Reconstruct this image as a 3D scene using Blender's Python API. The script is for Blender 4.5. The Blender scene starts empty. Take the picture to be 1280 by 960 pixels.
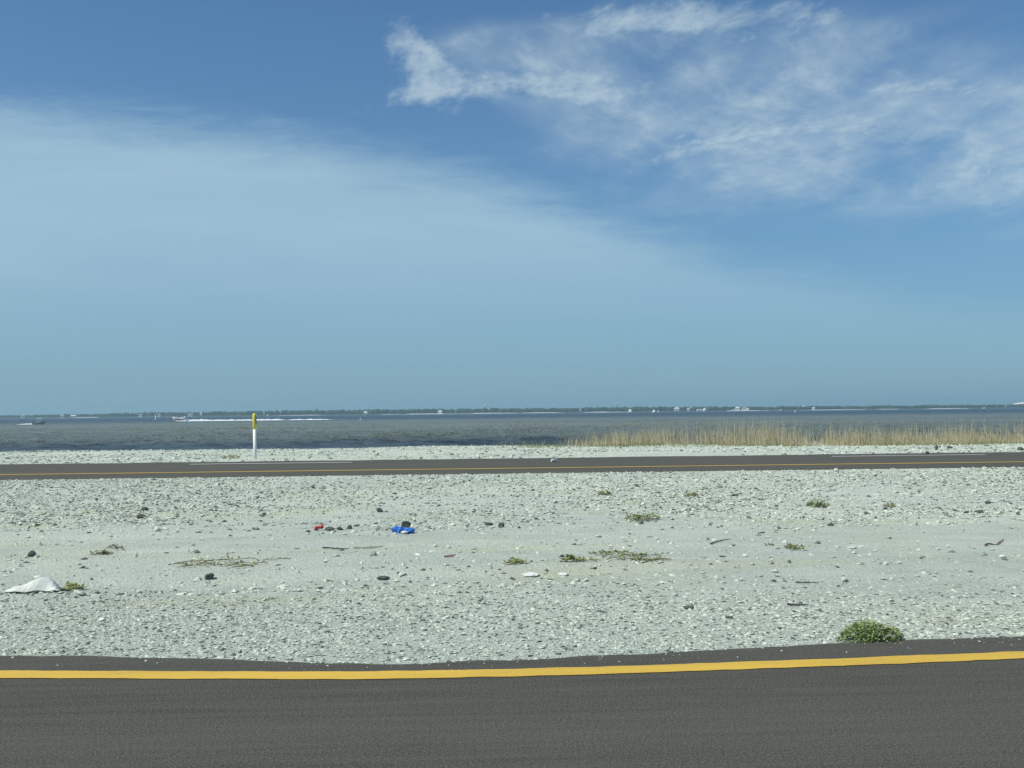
import bpy, math, random
import numpy as np

scene = bpy.context.scene
col = scene.collection
R = math.radians

# ------------------------------------------------------------------ camera
F, CX, CY, H = 1200.0, 640.0, 480.0, 1.40          # focal length and centre in photo pixels, eye height above the road
YAW, PITCH, ROLL = R(2.3), math.atan(35.8 / F), R(0.59)
fwd = np.array([math.sin(YAW) * math.cos(PITCH), math.cos(YAW) * math.cos(PITCH), math.sin(PITCH)])
r0 = np.array([math.cos(YAW), -math.sin(YAW), 0.0])
u0 = np.cross(r0, fwd)
rgt = r0 * math.cos(ROLL) - u0 * math.sin(ROLL)
upv = u0 * math.cos(ROLL) + r0 * math.sin(ROLL)
cam_d = bpy.data.cameras.new('camera')
cam = bpy.data.objects.new('camera', cam_d)
col.objects.link(cam)
from mathutils import Matrix, Vector
cam.matrix_world = Matrix(((rgt[0], upv[0], -fwd[0], 0), (rgt[1], upv[1], -fwd[1], 0),
                           (rgt[2], upv[2], -fwd[2], H), (0, 0, 0, 1)))
cam_d.sensor_width = 36.0
cam_d.lens = 36.0 * F / 1280.0
cam_d.clip_start = 0.05
cam_d.clip_end = 30000
scene.camera = cam

# ------------------------------------------------------------------ world, sun, exposure
SUN_EL, SUN_AZ = R(50), R(-116)                      # azimuth from +Y towards +X: the sun stands high to the left
sun_dir = Vector((math.sin(SUN_AZ) * math.cos(SUN_EL), math.cos(SUN_AZ) * math.cos(SUN_EL), math.sin(SUN_EL)))
sd = bpy.data.lights.new('sun', 'SUN')
sd.energy = 4.5
sd.angle = R(0.55)
sd.color = (1.0, 0.965, 0.83)
so = bpy.data.objects.new('sun', sd)
so.rotation_euler = sun_dir.to_track_quat('Z', 'Y').to_euler()
so.location = (-20, 20, 60)
col.objects.link(so)
vs = scene.view_settings
vs.view_transform = 'Standard'
vs.look = 'None'
vs.exposure = 0.0
vs.gamma = 1.0
vs.use_curve_mapping = False
scene.cycles.use_denoising = True
scene.cycles.max_bounces = 6
scene.cycles.transparent_max_bounces = 8
scene.render.film_transparent = False
scene.render.filter_size = 1.6

world = bpy.data.worlds.new('World')
scene.world = world
world.use_nodes = True
wt = world.node_tree
wt.nodes.clear()


class N:
    """a node socket with arithmetic"""
    def __init__(s, tree, sock):
        s.t, s.s = tree, sock

    def _m(s, op, *a, clamp=False):
        n = s.t.nodes.new('ShaderNodeMath')
        n.operation = op
        n.use_clamp = clamp
        for i, v in enumerate((s,) + a):
            if isinstance(v, N):
                s.t.links.new(v.s, n.inputs[i])
            else:
                n.inputs[i].default_value = v
        return N(s.t, n.outputs[0])

    def __add__(s, o): return s._m('ADD', o)
    def __sub__(s, o): return s._m('SUBTRACT', o)
    def __mul__(s, o): return s._m('MULTIPLY', o)
    def __truediv__(s, o): return s._m('DIVIDE', o)
    def maxi(s, o): return s._m('MAXIMUM', o)
    def mini(s, o): return s._m('MINIMUM', o)
    def absv(s): return s._m('ABSOLUTE')
    def pw(s, o): return s._m('POWER', o)
    def exp(s): return s._m('EXPONENT')
    def clamp(s): return s._m('ADD', 0.0, clamp=True)

    def step(s, a, b, kind='SMOOTHSTEP', lo=0.0, hi=1.0):
        n = s.t.nodes.new('ShaderNodeMapRange')
        n.interpolation_type = kind
        s.t.links.new(s.s, n.inputs[0])
        n.inputs[1].default_value, n.inputs[2].default_value = a, b
        n.inputs[3].default_value, n.inputs[4].default_value = lo, hi
        return N(s.t, n.outputs[0])

    def curve(s, pts):
        n = s.t.nodes.new('ShaderNodeFloatCurve')
        c = n.mapping.curves[0]
        for i, (x, y) in enumerate(pts):
            if i < 2:
                c.points[i].location = (x, y)
            else:
                c.points.new(x, y)
        n.mapping.update()
        s.t.links.new(s.s, n.inputs[1])
        return N(s.t, n.outputs[0])


def vec(t, x, y, z=0.0):
    n = t.nodes.new('ShaderNodeCombineXYZ')
    for i, v in enumerate((x, y, z)):
        if isinstance(v, N):
            t.links.new(v.s, n.inputs[i])
        else:
            n.inputs[i].default_value = v
    return N(t, n.outputs[0])


def noise(t, v, scale, detail=4, rough=0.55, dist=0.0, lac=2.0):
    n = t.nodes.new('ShaderNodeTexNoise')
    n.inputs['Scale'].default_value = scale
    n.inputs['Detail'].default_value = detail
    n.inputs['Roughness'].default_value = rough
    n.inputs['Distortion'].default_value = dist
    n.inputs['Lacunarity'].default_value = lac
    if v is not None:
        t.links.new(v.s, n.inputs['Vector'])
    return N(t, n.outputs['Fac'])


def mixc(t, f, a, b, mode='MIX'):
    n = t.nodes.new('ShaderNodeMix')
    n.data_type = 'RGBA'
    n.blend_type = mode
    for sock, v in ((n.inputs[0], f), (n.inputs[6], a), (n.inputs[7], b)):
        if isinstance(v, N):
            t.links.new(v.s, sock)
        elif isinstance(v, (tuple, list)):
            sock.default_value = (*v[:3], 1.0)
        else:
            sock.default_value = v
    return N(t, n.outputs[2])


def srgb(r, g, b, k=1.0):
    f = lambda c: (c / 255 / 12.92 if c / 255 <= 0.04045 else ((c / 255 + 0.055) / 1.055) ** 2.4) * k
    return (f(r), f(g), f(b))


def build_world():
    t = wt
    sky = t.nodes.new('ShaderNodeTexSky')
    sky.sky_type = 'NISHITA'
    sky.sun_disc = False
    sky.sun_elevation = SUN_EL
    sky.sun_rotation = SUN_AZ
    sky.altitude = 0
    sky.air_density = 1.0
    sky.dust_density = 0.4
    sky.ozone_density = 1.6
    STR = 0.10
    tc = t.nodes.new('ShaderNodeTexCoord')
    sep = t.nodes.new('ShaderNodeSeparateXYZ')
    t.links.new(tc.outputs['Generated'], sep.inputs[0])
    X, Y, Z = (N(t, sep.outputs[i]) for i in range(3))
    yy = Y.absv().maxi(0.25)
    u = X / yy - 0.042                                # bearing of the cloud layer
    v = Z / yy                                        # height above the horizon
    zz = Z.maxi(0.012)
    el = Z.maxi(0.0)
    base = mixc(t, 1.0, N(t, sky.outputs[0]), (0.455, 0.78, 1.06), 'MULTIPLY')
    # milky summer haze: thick at the horizon, thinner upward, the same all round
    hz = (el * -4.6).exp() * 0.95
    c = mixc(t, hz, base, srgb(128, 165, 184, 1 / STR))
    # flat cloud plane coordinates for the cloud textures
    px, py = X / (zz + 0.07), Y / (zz + 0.07)
    # --- wide veil of thin stratus, its upper edge falling to the right
    edge = u.step(-0.75, 0.75, 'LINEAR').curve([(0.0, 0.356), (0.145, 0.340), (0.32, 0.308), (0.5, 0.252),
                                              (0.59, 0.208), (0.68, 0.168), (0.80, 0.130), (1.0, 0.10)])
    wob = noise(t, vec(t, px * 0.8, py * 1.5, 3.0), 1.6, 7, 0.62, 0.4)
    fine = noise(t, vec(t, u * 3.0, v * 16.0, 1.0), 3.4, 7, 0.62, 0.6)
    e = edge - v + (wob - 0.5) * 0.05 + (fine - 0.5) * 0.055
    veil = e.step(-0.014, 0.060) * u.step(-0.15, 0.5, 'SMOOTHSTEP', 1.0, 0.8)
    body = noise(t, vec(t, u * 1.6, v * 9.0, 8.0), 2.2, 6, 0.55, 0.4)
    low = v.step(0.03, 0.21, 'SMOOTHSTEP', 0.0, 1.0)
    veil = veil * (body * 0.40 + 0.52) * (low * 0.86 + 0.14)
    c = mixc(t, veil.clamp(), c, srgb(170, 202, 218, 1 / STR))

    def blob(cu, cv, ru, rv, k=1.0, tilt=0.0):
        du, dv = u - cu, v - cv
        dv = dv - du * tilt
        q = (du / ru).pw(2.0) + (dv / rv).pw(2.0)
        return (q * -1.0).exp() * k

    def total(items):
        s = None
        for it in items:
            s = blob(*it) if s is None else s + blob(*it)
        return s.mini(1.0)
    # --- cirrus: wind-drawn fibres
    cs, sn = math.cos(0.50), math.sin(0.50)
    warp = noise(t, vec(t, px, py * 0.6, 0.0), 1.2, 3, 0.5)
    ax = (px * cs) + (py * sn * 0.55) + warp * 0.35
    ay = (py * cs * 0.55) - (px * sn) + warp * 0.3
    streak = noise(t, vec(t, ax * 1.6, ay * 3.0, 5.0), 3.6, 9, 0.66, 0.1)
    area = total([(0.27, 0.30, 0.36, 0.10, 0.95, 0.05), (-0.02, 0.375, 0.12, 0.05, 0.8), (0.62, 0.26, 0.35, 0.11, 0.75, 0.05),
                  (0.20, 0.40, 0.25, 0.05, 0.8, 0.1), (1.2, 0.5, 0.6, 0.2, 0.8), (-1.3, 0.8, 0.6, 0.25, 0.7)])
    cirrus = (streak + (area - 1.0) * 0.42).step(0.40, 0.82)
    # --- mackerel puffs
    mack = noise(t, vec(t, px * 1.0 + warp * 0.25, py * 0.62 + px * 0.25, 6.0), 11.0, 8, 0.68, 0.15)
    soft = noise(t, vec(t, px, py * 0.7, 9.0), 2.4, 5, 0.55) * area
    cirrus = (cirrus * (soft.step(0.18, 0.6) * 0.42 + 0.08) + soft.step(0.27, 0.66) * (mack * 0.66 + 0.12)).clamp()
    puffs = total([(-0.095, 0.372, 0.040, 0.040, 1.0, -0.6), (-0.045, 0.348, 0.05, 0.020, 0.85, -0.05),
                   (0.075, 0.343, 0.080, 0.028, 1.15, -0.1), (0.15, 0.414, 0.14, 0.026, 1.05, 0.10),
                   (0.30, 0.40, 0.10, 0.03, 0.6, 0.3), (0.235, 0.290, 0.11, 0.024, 1.05, 0.20),
                   (0.36, 0.30, 0.06, 0.014, 0.6, 0.1), (0.46, 0.295, 0.10, 0.022, 0.55, 0.1), (0.44, 0.345, 0.07, 0.010, 0.8, 0.08), (0.33, 0.355, 0.12, 0.022, 0.62, 0.15), (0.50, 0.33, 0.12, 0.02, 0.6, 0.1),
                   (-0.12, 0.330, 0.05, 0.012, 0.55, 0.3), (0.36, 0.235, 0.03, 0.02, 0.5)])
    puff = (mack + (puffs - 0.92) * 0.50).step(0.20, 0.74) * 0.92
    cu = noise(t, vec(t, u, v * 1.5, 4.0), 34.0, 7, 0.65)
    cum = total([(0.505, 0.254, 0.022, 0.013, 1.0, 0.3), (0.46, 0.247, 0.045, 0.012, 0.7, 0.1), (0.57, 0.230, 0.12, 0.010, 0.6, 0.02)])
    cumv = (cu + (cum - 0.85) * 0.6).step(0.30, 0.80)
    hi = cirrus.maxi(puff).maxi(cumv * 0.9)
    c = mixc(t, (hi * 0.82).clamp(), c, srgb(192, 212, 221, 1 / STR))
    bg = t.nodes.new('ShaderNodeBackground')
    bg.inputs[1].default_value = STR
    t.links.new(c.s, bg.inputs[0])
    out = t.nodes.new('ShaderNodeOutputWorld')
    t.links.new(bg.outputs[0], out.inputs[0])


build_world()

# ------------------------------------------------------------------ helpers
rng = np.random.default_rng(7)
random.seed(7)


def ray(x, y):
    return fwd * F + rgt * (x - CX) - upv * (y - CY)


def tag(o, label=None, cat=None, group=None, kind=None):
    if label: o['label'] = label
    if cat: o['category'] = cat
    if group: o['group'] = group
    if kind: o['kind'] = kind
    return o


def link(name, mesh, m=None, parent=None, loc=None):
    o = bpy.data.objects.new(name, mesh)
    if m is not None and mesh is not None and not mesh.materials:
        mesh.materials.append(m)
    col.objects.link(o)
    if parent is not None:
        o.parent = parent
    if loc is not None:
        o.location = loc
    return o


def empty(name, loc=(0, 0, 0), rz=0.0):
    o = bpy.data.objects.new(name, None)
    o.empty_display_size = 0.2
    o.location = loc
    o.rotation_euler = (0, 0, rz)
    col.objects.link(o)
    return o


def mesh_np(name, v, f, smooth=False, tone=None):
    """v (n,3), f (m,k) with k constant; tone: per-vertex random grey stored as an attribute"""
    v = np.asarray(v, np.float32)
    f = np.asarray(f, np.int32)
    k = f.shape[1]
    me = bpy.data.meshes.new(name)
    me.vertices.add(len(v))
    me.vertices.foreach_set('co', v.ravel())
    me.loops.add(f.size)
    me.loops.foreach_set('vertex_index', f.ravel())
    me.polygons.add(len(f))
    me.polygons.foreach_set('loop_start', np.arange(0, f.size, k, dtype=np.int32))
    me.polygons.foreach_set('loop_total', np.full(len(f), k, np.int32))
    me.polygons.foreach_set('use_smooth', np.full(len(f), smooth))
    me.update(calc_edges=True)
    if tone is not None:
        a = me.attributes.new('tone', 'FLOAT', 'POINT')
        a.data.foreach_set('value', np.asarray(tone, np.float32))
    me.validate()
    return me


def mesh_py(name, v, f, smooth=False):
    me = bpy.data.meshes.new(name)
    me.from_pydata([tuple(map(float, p)) for p in v], [], [tuple(int(i) for i in q) for q in f])
    if smooth:
        for p in me.polygons: p.use_smooth = True
    me.update()
    return me


class MB:
    """collects shapes, builds one mesh"""
    def __init__(s): s.v, s.f = [], []

    def add(s, v, f):
        b = len(s.v)
        s.v += [tuple(p) for p in v]
        s.f += [tuple(i + b for i in q) for q in f]
        return s

    def box(s, x0, x1, y0, y1, z0, z1):
        v = [(x, y, z) for z in (z0, z1) for y in (y0, y1) for x in (x0, x1)]
        return s.add(v, [(0, 2, 3, 1), (4, 5, 7, 6), (0, 1, 5, 4), (2, 6, 7, 3), (0, 4, 6, 2), (1, 3, 7, 5)])

    def tube(s, pts, rad, n=8):
        pts = [np.array(p, float) for p in pts]
        rad = rad if isinstance(rad, (list, tuple)) else [rad] * len(pts)
        vs_, fs = [], []
        for i, p in enumerate(pts):
            d = pts[min(i + 1, len(pts) - 1)] - pts[max(i - 1, 0)]
            d = d / (np.linalg.norm(d) + 1e-9)
            a = np.cross(d, (0, 0, 1) if abs(d[2]) < .9 else (1, 0, 0))
            a /= np.linalg.norm(a)
            b = np.cross(d, a)
            for k in range(n):
                t = 2 * math.pi * k / n
                vs_.append(p + rad[i] * (a * math.cos(t) + b * math.sin(t)))
        for i in range(len(pts) - 1):
            for k in range(n):
                fs.append((i * n + k, i * n + (k + 1) % n, (i + 1) * n + (k + 1) % n, (i + 1) * n + k))
        fs.append(tuple(range(n))[::-1])
        fs.append(tuple((len(pts) - 1) * n + k for k in range(n)))
        return s.add(vs_, fs)

    def lathe(s, prof, n=16, c=(0, 0)):
        vs_, fs = [], []
        for r_, z in prof:
            for k in range(n):
                t = 2 * math.pi * k / n
                vs_.append((c[0] + r_ * math.cos(t), c[1] + r_ * math.sin(t), z))
        for i in range(len(prof) - 1):
            for k in range(n):
                fs.append((i * n + k, i * n + (k + 1) % n, (i + 1) * n + (k + 1) % n, (i + 1) * n + k))
        fs.append(tuple(range(n))[::-1])
        fs.append(tuple((len(prof) - 1) * n + k for k in range(n)))
        return s.add(vs_, fs)

    def build(s, name, m, parent=None, loc=None, smooth=False):
        return link(name, mesh_py(name, s.v, s.f, smooth), m, parent, loc)


def hash2(ix, iy, seed):
    h = (ix.astype(np.int64) * 374761393 + iy.astype(np.int64) * 668265263 + seed * 1442695041) & 0x7fffffff
    h = ((h ^ (h >> 13)) * 1274126177) & 0x7fffffff
    return ((h ^ (h >> 16)) & 0xffff) / 65535.0


def vnoise(x, y, seed=0):
    x, y = np.asarray(x, float), np.asarray(y, float)
    ix, iy = np.floor(x), np.floor(y)
    fx, fy = x - ix, y - iy
    fx, fy = fx * fx * (3 - 2 * fx), fy * fy * (3 - 2 * fy)
    a, b = hash2(ix, iy, seed), hash2(ix + 1, iy, seed)
    c, d = hash2(ix, iy + 1, seed), hash2(ix + 1, iy + 1, seed)
    return (a + (b - a) * fx) * (1 - fy) + (c + (d - c) * fx) * fy


def fbm(x, y, seed=0, oct=4):
    s, a, t = 0, 0.5, 0
    for o in range(oct):
        s = s + a * vnoise(np.asarray(x) * 2 ** o, np.asarray(y) * 2 ** o, seed + o)
        t += a
        a *= 0.5
    return s / t


# unit icosahedra
def ico(sub):
    p = (1 + 5 ** .5) / 2
    v = [(-1, p, 0), (1, p, 0), (-1, -p, 0), (1, -p, 0), (0, -1, p), (0, 1, p), (0, -1, -p), (0, 1, -p),
         (p, 0, -1), (p, 0, 1), (-p, 0, -1), (-p, 0, 1)]
    f = [(0, 11, 5), (0, 5, 1), (0, 1, 7), (0, 7, 10), (0, 10, 11), (1, 5, 9), (5, 11, 4), (11, 10, 2), (10, 7, 6),
         (7, 1, 8), (3, 9, 4), (3, 4, 2), (3, 2, 6), (3, 6, 8), (3, 8, 9), (4, 9, 5), (2, 4, 11), (6, 2, 10), (8, 6, 7), (9, 8, 1)]
    v = [np.array(q) / np.linalg.norm(q) for q in v]
    for _ in range(sub):
        cache, nf = {}, []

        def mid(a, b):
            k = (min(a, b), max(a, b))
            if k not in cache:
                m = v[a] + v[b]
                v.append(m / np.linalg.norm(m))
                cache[k] = len(v) - 1
            return cache[k]
        for a, b, c in f:
            ab, bc, ca = mid(a, b), mid(b, c), mid(c, a)
            nf += [(a, ab, ca), (b, bc, ab), (c, ca, bc), (ab, bc, ca)]
        f = nf
    return np.array(v), np.array(f)


ICO0, ICO1, ICO2 = ico(0), ico(1), ico(2)
ICO3 = ico(3)

# ------------------------------------------------------------------ materials
def new_mat(name):
    m = bpy.data.materials.new(name)
    m.use_nodes = True
    t = m.node_tree
    b = t.nodes['Principled BSDF']
    return m, t, b


def objco(t):
    n = t.nodes.new('ShaderNodeTexCoord')
    return N(t, n.outputs['Object'])


def scaled(t, v, s):
    n = t.nodes.new('ShaderNodeMapping')
    n.inputs['Scale'].default_value = s
    t.links.new(v.s, n.inputs['Vector'])
    return N(t, n.outputs[0])


def bump(t, b, h, strength, dist):
    n = t.nodes.new('ShaderNodeBump')
    n.inputs['Strength'].default_value = strength
    n.inputs['Distance'].default_value = dist
    t.links.new(h.s, n.inputs['Height'])
    t.links.new(n.outputs[0], b.inputs['Normal'])


def attr(t, name):
    n = t.nodes.new('ShaderNodeAttribute')
    n.attribute_name = name
    return N(t, n.outputs['Fac'])


def plain(name, c, rough=0.6, var=0.12, scale=8.0, c2=None, spec=0.4, metal=0.0, bmp=0.0):
    m, t, b = new_mat(name)
    n = noise(t, objco(t), scale, 5, 0.6)
    f = n.step(0.3, 0.7, 'LINEAR')
    lo = c2 if c2 else tuple(x * (1 - var * 2) for x in c)
    t.links.new(mixc(t, f, lo, c).s, b.inputs['Base Color'])
    b.inputs['Roughness'].default_value = rough
    b.inputs['Specular IOR Level'].default_value = spec
    b.inputs['Metallic'].default_value = metal
    if bmp:
        bump(t, b, n, bmp, 0.02)
    return m


def toned(name, cols, rough=0.9, spec=0.2, var=None, trans=0.0):
    """colour from the per-piece attribute 'tone' through a ramp"""
    m, t, b = new_mat(name)
    r = t.nodes.new('ShaderNodeValToRGB')
    e = r.color_ramp.elements
    for i, (p, c) in enumerate(cols):
        if i < 2:
            e[i].position = p
            e[i].color = (*c, 1)
        else:
            q = e.new(p)
            q.color = (*c, 1)
    t.links.new(attr(t, 'tone').s, r.inputs[0])
    c = N(t, r.outputs[0])
    if var:
        n = noise(t, objco(t), var, 4, 0.6)
        c = mixc(t, 1.0, c, mixc(t, n.step(0.25, 0.75, 'LINEAR'), (0.72, 0.72, 0.72), (1.12, 1.12, 1.1)), 'MULTIPLY')
    t.links.new(c.s, b.inputs['Base Color'])
    b.inputs['Roughness'].default_value = rough
    b.inputs['Specular IOR Level'].default_value = spec
    if trans:
        b.inputs['Subsurface Weight'].default_value = 0.0
        tr = t.nodes.new('ShaderNodeBsdfTranslucent')
        t.links.new(c.s, tr.inputs[0])
        mx = t.nodes.new('ShaderNodeMixShader')
        mx.inputs[0].default_value = trans
        t.links.new(b.outputs[0], mx.inputs[1])
        t.links.new(tr.outputs[0], mx.inputs[2])
        t.links.new(mx.outputs[0], t.nodes['Material Output'].inputs[0])
    return m


def ground_material():
    m, t, b = new_mat('shell_gravel')
    o = objco(t)
    big = noise(t, scaled(t, o, (0.16, 0.42, 1)), 1.0, 5, 0.6, 0.5)
    mid = noise(t, scaled(t, o, (1.0, 1.9, 1)), 1.4, 5, 0.65)
    fin = noise(t, o, 26.0, 6, 0.7)
    peb = noise(t, o, 75.0, 3, 0.6)
    c = mixc(t, big.step(0.36, 0.66), (0.480, 0.540, 0.465), (0.615, 0.655, 0.545))
    c = mixc(t, mid.step(0.30, 0.75), c, (0.61, 0.66, 0.575))
    c = mixc(t, fin.step(0.30, 0.50, 'LINEAR', 0.55, 0.0), c, (0.27, 0.31, 0.28))
    c = mixc(t, peb.step(0.60, 0.72, 'LINEAR', 0.0, 0.5), c, (0.70, 0.735, 0.67))
    # thin algae and seedling film in old puddle hollows
    alg = noise(t, scaled(t, o, (0.22, 0.9, 1)), 1.0, 5, 0.65, 0.6)
    c = mixc(t, alg.step(0.50, 0.68, 'SMOOTHSTEP', 0.0, 0.75), c, (0.52, 0.555, 0.40))
    t.links.new(c.s, b.inputs['Base Color'])
    b.inputs['Roughness'].default_value = 0.95
    b.inputs['Specular IOR Level'].default_value = 0.1
    bump(t, b, fin * 0.8 + peb * 0.35 + mid * 0.5, 1.0, 0.045)
    return m


def asphalt_material():
    m, t, b = new_mat('asphalt')
    o = objco(t)
    big = noise(t, scaled(t, o, (0.10, 1.1, 1)), 1.0, 5, 0.6, 0.3)
    agg = noise(t, o, 95.0, 4, 0.75)
    agg2 = noise(t, o, 48.0, 4, 0.7)
    strk = noise(t, scaled(t, o, (0.8, 16, 1)), 1.0, 5, 0.65, 0.2)
    c = mixc(t, big.step(0.3, 0.7), (0.044, 0.043, 0.034), (0.070, 0.068, 0.055))
    c = mixc(t, strk.step(0.35, 0.7, 'LINEAR', 0.0, 0.65), c, (0.094, 0.091, 0.074))
    c = mixc(t, agg.step(0.46, 0.64, 'LINEAR', 0.0, 0.85), c, (0.168, 0.163, 0.136))
    c = mixc(t, agg2.step(0.30, 0.46, 'LINEAR', 0.6, 0.0), c, (0.030, 0.031, 0.030))
    t.links.new(c.s, b.inputs['Base Color'])
    b.inputs['Roughness'].default_value = 0.88
    b.inputs['Specular IOR Level'].default_value = 0.25
    bump(t, b, agg + agg2 * 0.8, 0.8, 0.006)
    return m


def paint_material(name, c, worn, wear=0.35):
    m, t, b = new_mat(name)
    o = objco(t)
    n = noise(t, o, 60.0, 5, 0.75)
    n2 = noise(t, scaled(t, o, (0.6, 6, 1)), 1.0, 5, 0.7)
    k = mixc(t, n2.step(0.3, 0.75), tuple(x * 0.86 for x in c), c)
    k = mixc(t, (n + n2 * 0.5).step(0.56, 0.68, 'LINEAR', wear, 0.0), k, worn)
    t.links.new(k.s, b.inputs['Base Color'])
    b.inputs['Roughness'].default_value = 0.7
    bump(t, b, n, 0.5, 0.004)
    return m


def water_material():
    m, t, b = new_mat('bay_water')
    o = objco(t)
    silt = noise(t, scaled(t, o, (0.0035, 0.012, 1)), 1.0, 5, 0.55, 0.6)
    sep = t.nodes.new('ShaderNodeSeparateXYZ')
    t.links.new(o.s, sep.inputs[0])
    yv = N(t, sep.outputs[1])
    shoal = yv.step(170.0, 620.0, 'SMOOTHSTEP', 1.0, 0.0) * yv.step(72, 105, 'SMOOTHSTEP', 0.1, 1.0)
    deep = mixc(t, silt.step(0.35, 0.65), (0.005, 0.022, 0.058), (0.014, 0.034, 0.058))
    turb = mixc(t, silt.step(0.38, 0.62), (0.195, 0.230, 0.185), (0.280, 0.305, 0.240))
    c = mixc(t, shoal, deep, turb)
    t.links.new(c.s, b.inputs['Base Color'])
    b.inputs['Roughness'].default_value = 0.26
    b.inputs['IOR'].default_value = 1.333
    w1 = noise(t, scaled(t, o, (0.45, 0.75, 1)), 1.0, 4, 0.6, 0.4)
    w2 = noise(t, scaled(t, o, (1.6, 2.6, 1)), 1.0, 4, 0.65, 0.3)
    bump(t, b, w1 * 1.0 + w2 * 0.6, 1.0, 2.6)
    return m


M = {}
M['ground'] = ground_material()
M['asphalt'] = asphalt_material()
M['yellow'] = paint_material('yellow_paint', (0.68, 0.44, 0.058), (0.24, 0.18, 0.07), 0.6)
M['white_paint'] = paint_material('white_paint', (0.64, 0.64, 0.60), (0.30, 0.30, 0.28), 0.5)
M['water'] = water_material()
M['stone'] = toned('shell_stone', [(0.0, (0.10, 0.12, 0.11)), (0.12, (0.35, 0.40, 0.35)), (0.5, (0.51, 0.57, 0.49)),
                                  (0.85, (0.61, 0.66, 0.57)), (1.0, (0.70, 0.73, 0.65))], var=30)
M['rock_dark'] = plain('dark_rock', (0.125, 0.135, 0.125), 0.9, 0.3, 14, spec=0.2, bmp=0.6)
M['rock_white'] = plain('white_rock', (0.74, 0.74, 0.70), 0.9, 0.1, 14, spec=0.2, bmp=0.4)
M['leaf'] = toned('green_leaf', [(0.0, (0.10, 0.165, 0.045)), (0.5, (0.22, 0.32, 0.10)), (0.93, (0.36, 0.44, 0.18)), (1.0, (0.36, 0.30, 0.15))], 0.7, 0.3, trans=0.25)
M['leaf_olive'] = toned('olive_leaf', [(0.0, (0.10, 0.125, 0.04)), (0.5, (0.21, 0.245, 0.09)), (0.85, (0.32, 0.335, 0.13)), (1.0, (0.42, 0.37, 0.17))], 0.8, 0.2, trans=0.2)
M['stem'] = plain('brown_stem', (0.20, 0.18, 0.085), 0.9, 0.2, 40)
M['straw'] = toned('dry_grass', [(0.0, (0.18, 0.20, 0.09)), (0.3, (0.35, 0.32, 0.19)), (0.7, (0.49, 0.435, 0.29)), (1.0, (0.61, 0.54, 0.39))], 0.85, 0.2, trans=0.25)
M['white'] = plain('white_gelcoat', (0.80, 0.81, 0.80), 0.35, 0.03, 2.0)
M['navy'] = plain('dark_navy', (0.02, 0.03, 0.055), 0.35, 0.1, 2.0)
M['glass'] = plain('dark_window', (0.015, 0.02, 0.025), 0.08, 0.1, 1.0, spec=0.6)
M['grey'] = plain('grey_hull', (0.46, 0.49, 0.50), 0.45, 0.08, 2.0)
M['metal'] = plain('alloy_tube', (0.55, 0.56, 0.57), 0.35, 0.05, 6.0, metal=0.8)
M['sail'] = plain('sail_cloth', (0.82, 0.82, 0.79), 0.8, 0.04, 1.0)
M['foam'] = plain('foam', (0.84, 0.86, 0.86), 0.9, 0.12, 0.9, c2=(0.55, 0.62, 0.64), bmp=0.5)
M['post_white'] = plain('post_white', (0.80, 0.81, 0.80), 0.45, 0.05, 5.0)
M['post_yellow'] = plain('post_yellow', (0.80, 0.68, 0.09), 0.45, 0.08, 8.0)
M['black'] = plain('dark_olive', (0.12, 0.115, 0.04), 0.6, 0.2, 30)
M['blue_bag'] = plain('blue_plastic', (0.05, 0.26, 0.74), 0.32, 0.3, 9, c2=(0.02, 0.09, 0.42), bmp=0.3)
M['white_bag'] = plain('white_plastic', (0.76, 0.78, 0.75), 0.4, 0.06, 8, bmp=0.2)
M['red'] = plain('red_print', (0.44, 0.045, 0.035), 0.4, 0.15, 25)
M['card'] = plain('weathered_white_board', (0.70, 0.73, 0.66), 0.75, 0.1, 10, bmp=0.2)
M['wood'] = plain('grey_driftwood', (0.055, 0.052, 0.046), 0.9, 0.25, 30)
M['wood_pale'] = plain('pale_driftwood', (0.40, 0.41, 0.36), 0.9, 0.2, 30)
M['wood_red'] = plain('red_twig', (0.26, 0.13, 0.11), 0.85, 0.2, 30)
M['far_sand'] = plain('far_sand', (0.62, 0.62, 0.58), 0.95, 0.1, 0.02)
M['far_land'] = plain('far_land', (0.08, 0.095, 0.05), 0.95, 0.2, 0.02)
M['far_tree'] = toned('far_foliage', [(0.0, (0.025, 0.040, 0.018)), (0.5, (0.045, 0.066, 0.028)), (1.0, (0.080, 0.098, 0.045))], 0.9, 0.1, var=0.5)
M['wall_pale'] = plain('pale_wall', (0.74, 0.74, 0.71), 0.8, 0.06, 0.3)
M['wall_tan'] = plain('tan_wall', (0.50, 0.46, 0.40), 0.85, 0.08, 0.3)
M['roof_grey'] = plain('grey_roof', (0.30, 0.31, 0.33), 0.85, 0.1, 0.4)
M['roof_white'] = plain('white_roof', (0.80, 0.80, 0.79), 0.6, 0.04, 0.2)

# ------------------------------------------------------------------ ground, roads, water
WATER_Z = -1.0
EDGE_PX = [(0, 818), (150, 818.5), (300, 822), (400, 825.5), (470, 827), (560, 825.5), (640, 822.5), (800, 815), (960, 806.5),
           (1070, 801), (1180, 796.5), (1280, 793)]
LINE_PX = [(0, 843.3), (230, 844.5), (430, 845), (530, 843.6), (640, 841.6), (800, 837.3), (960, 831.5), (1140, 825.0), (1280, 819)]


def on_plane(x, y, z):
    d = ray(x, y)
    return np.array([0, 0, H]) + d * ((z - H) / d[2])


edge_pts = np.array([on_plane(x, y, 0.0)[:2] for x, y in EDGE_PX])
line_pts = np.array([on_plane(x, y, 0.0)[:2] for x, y in LINE_PX])


def edge_y(x):
    x = np.asarray(x, float)
    return np.interp(x, edge_pts[:, 0], edge_pts[:, 1]) + (fbm(x * 3.0, x * 0 + 3, 41, 5) - 0.5) * 0.075


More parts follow.
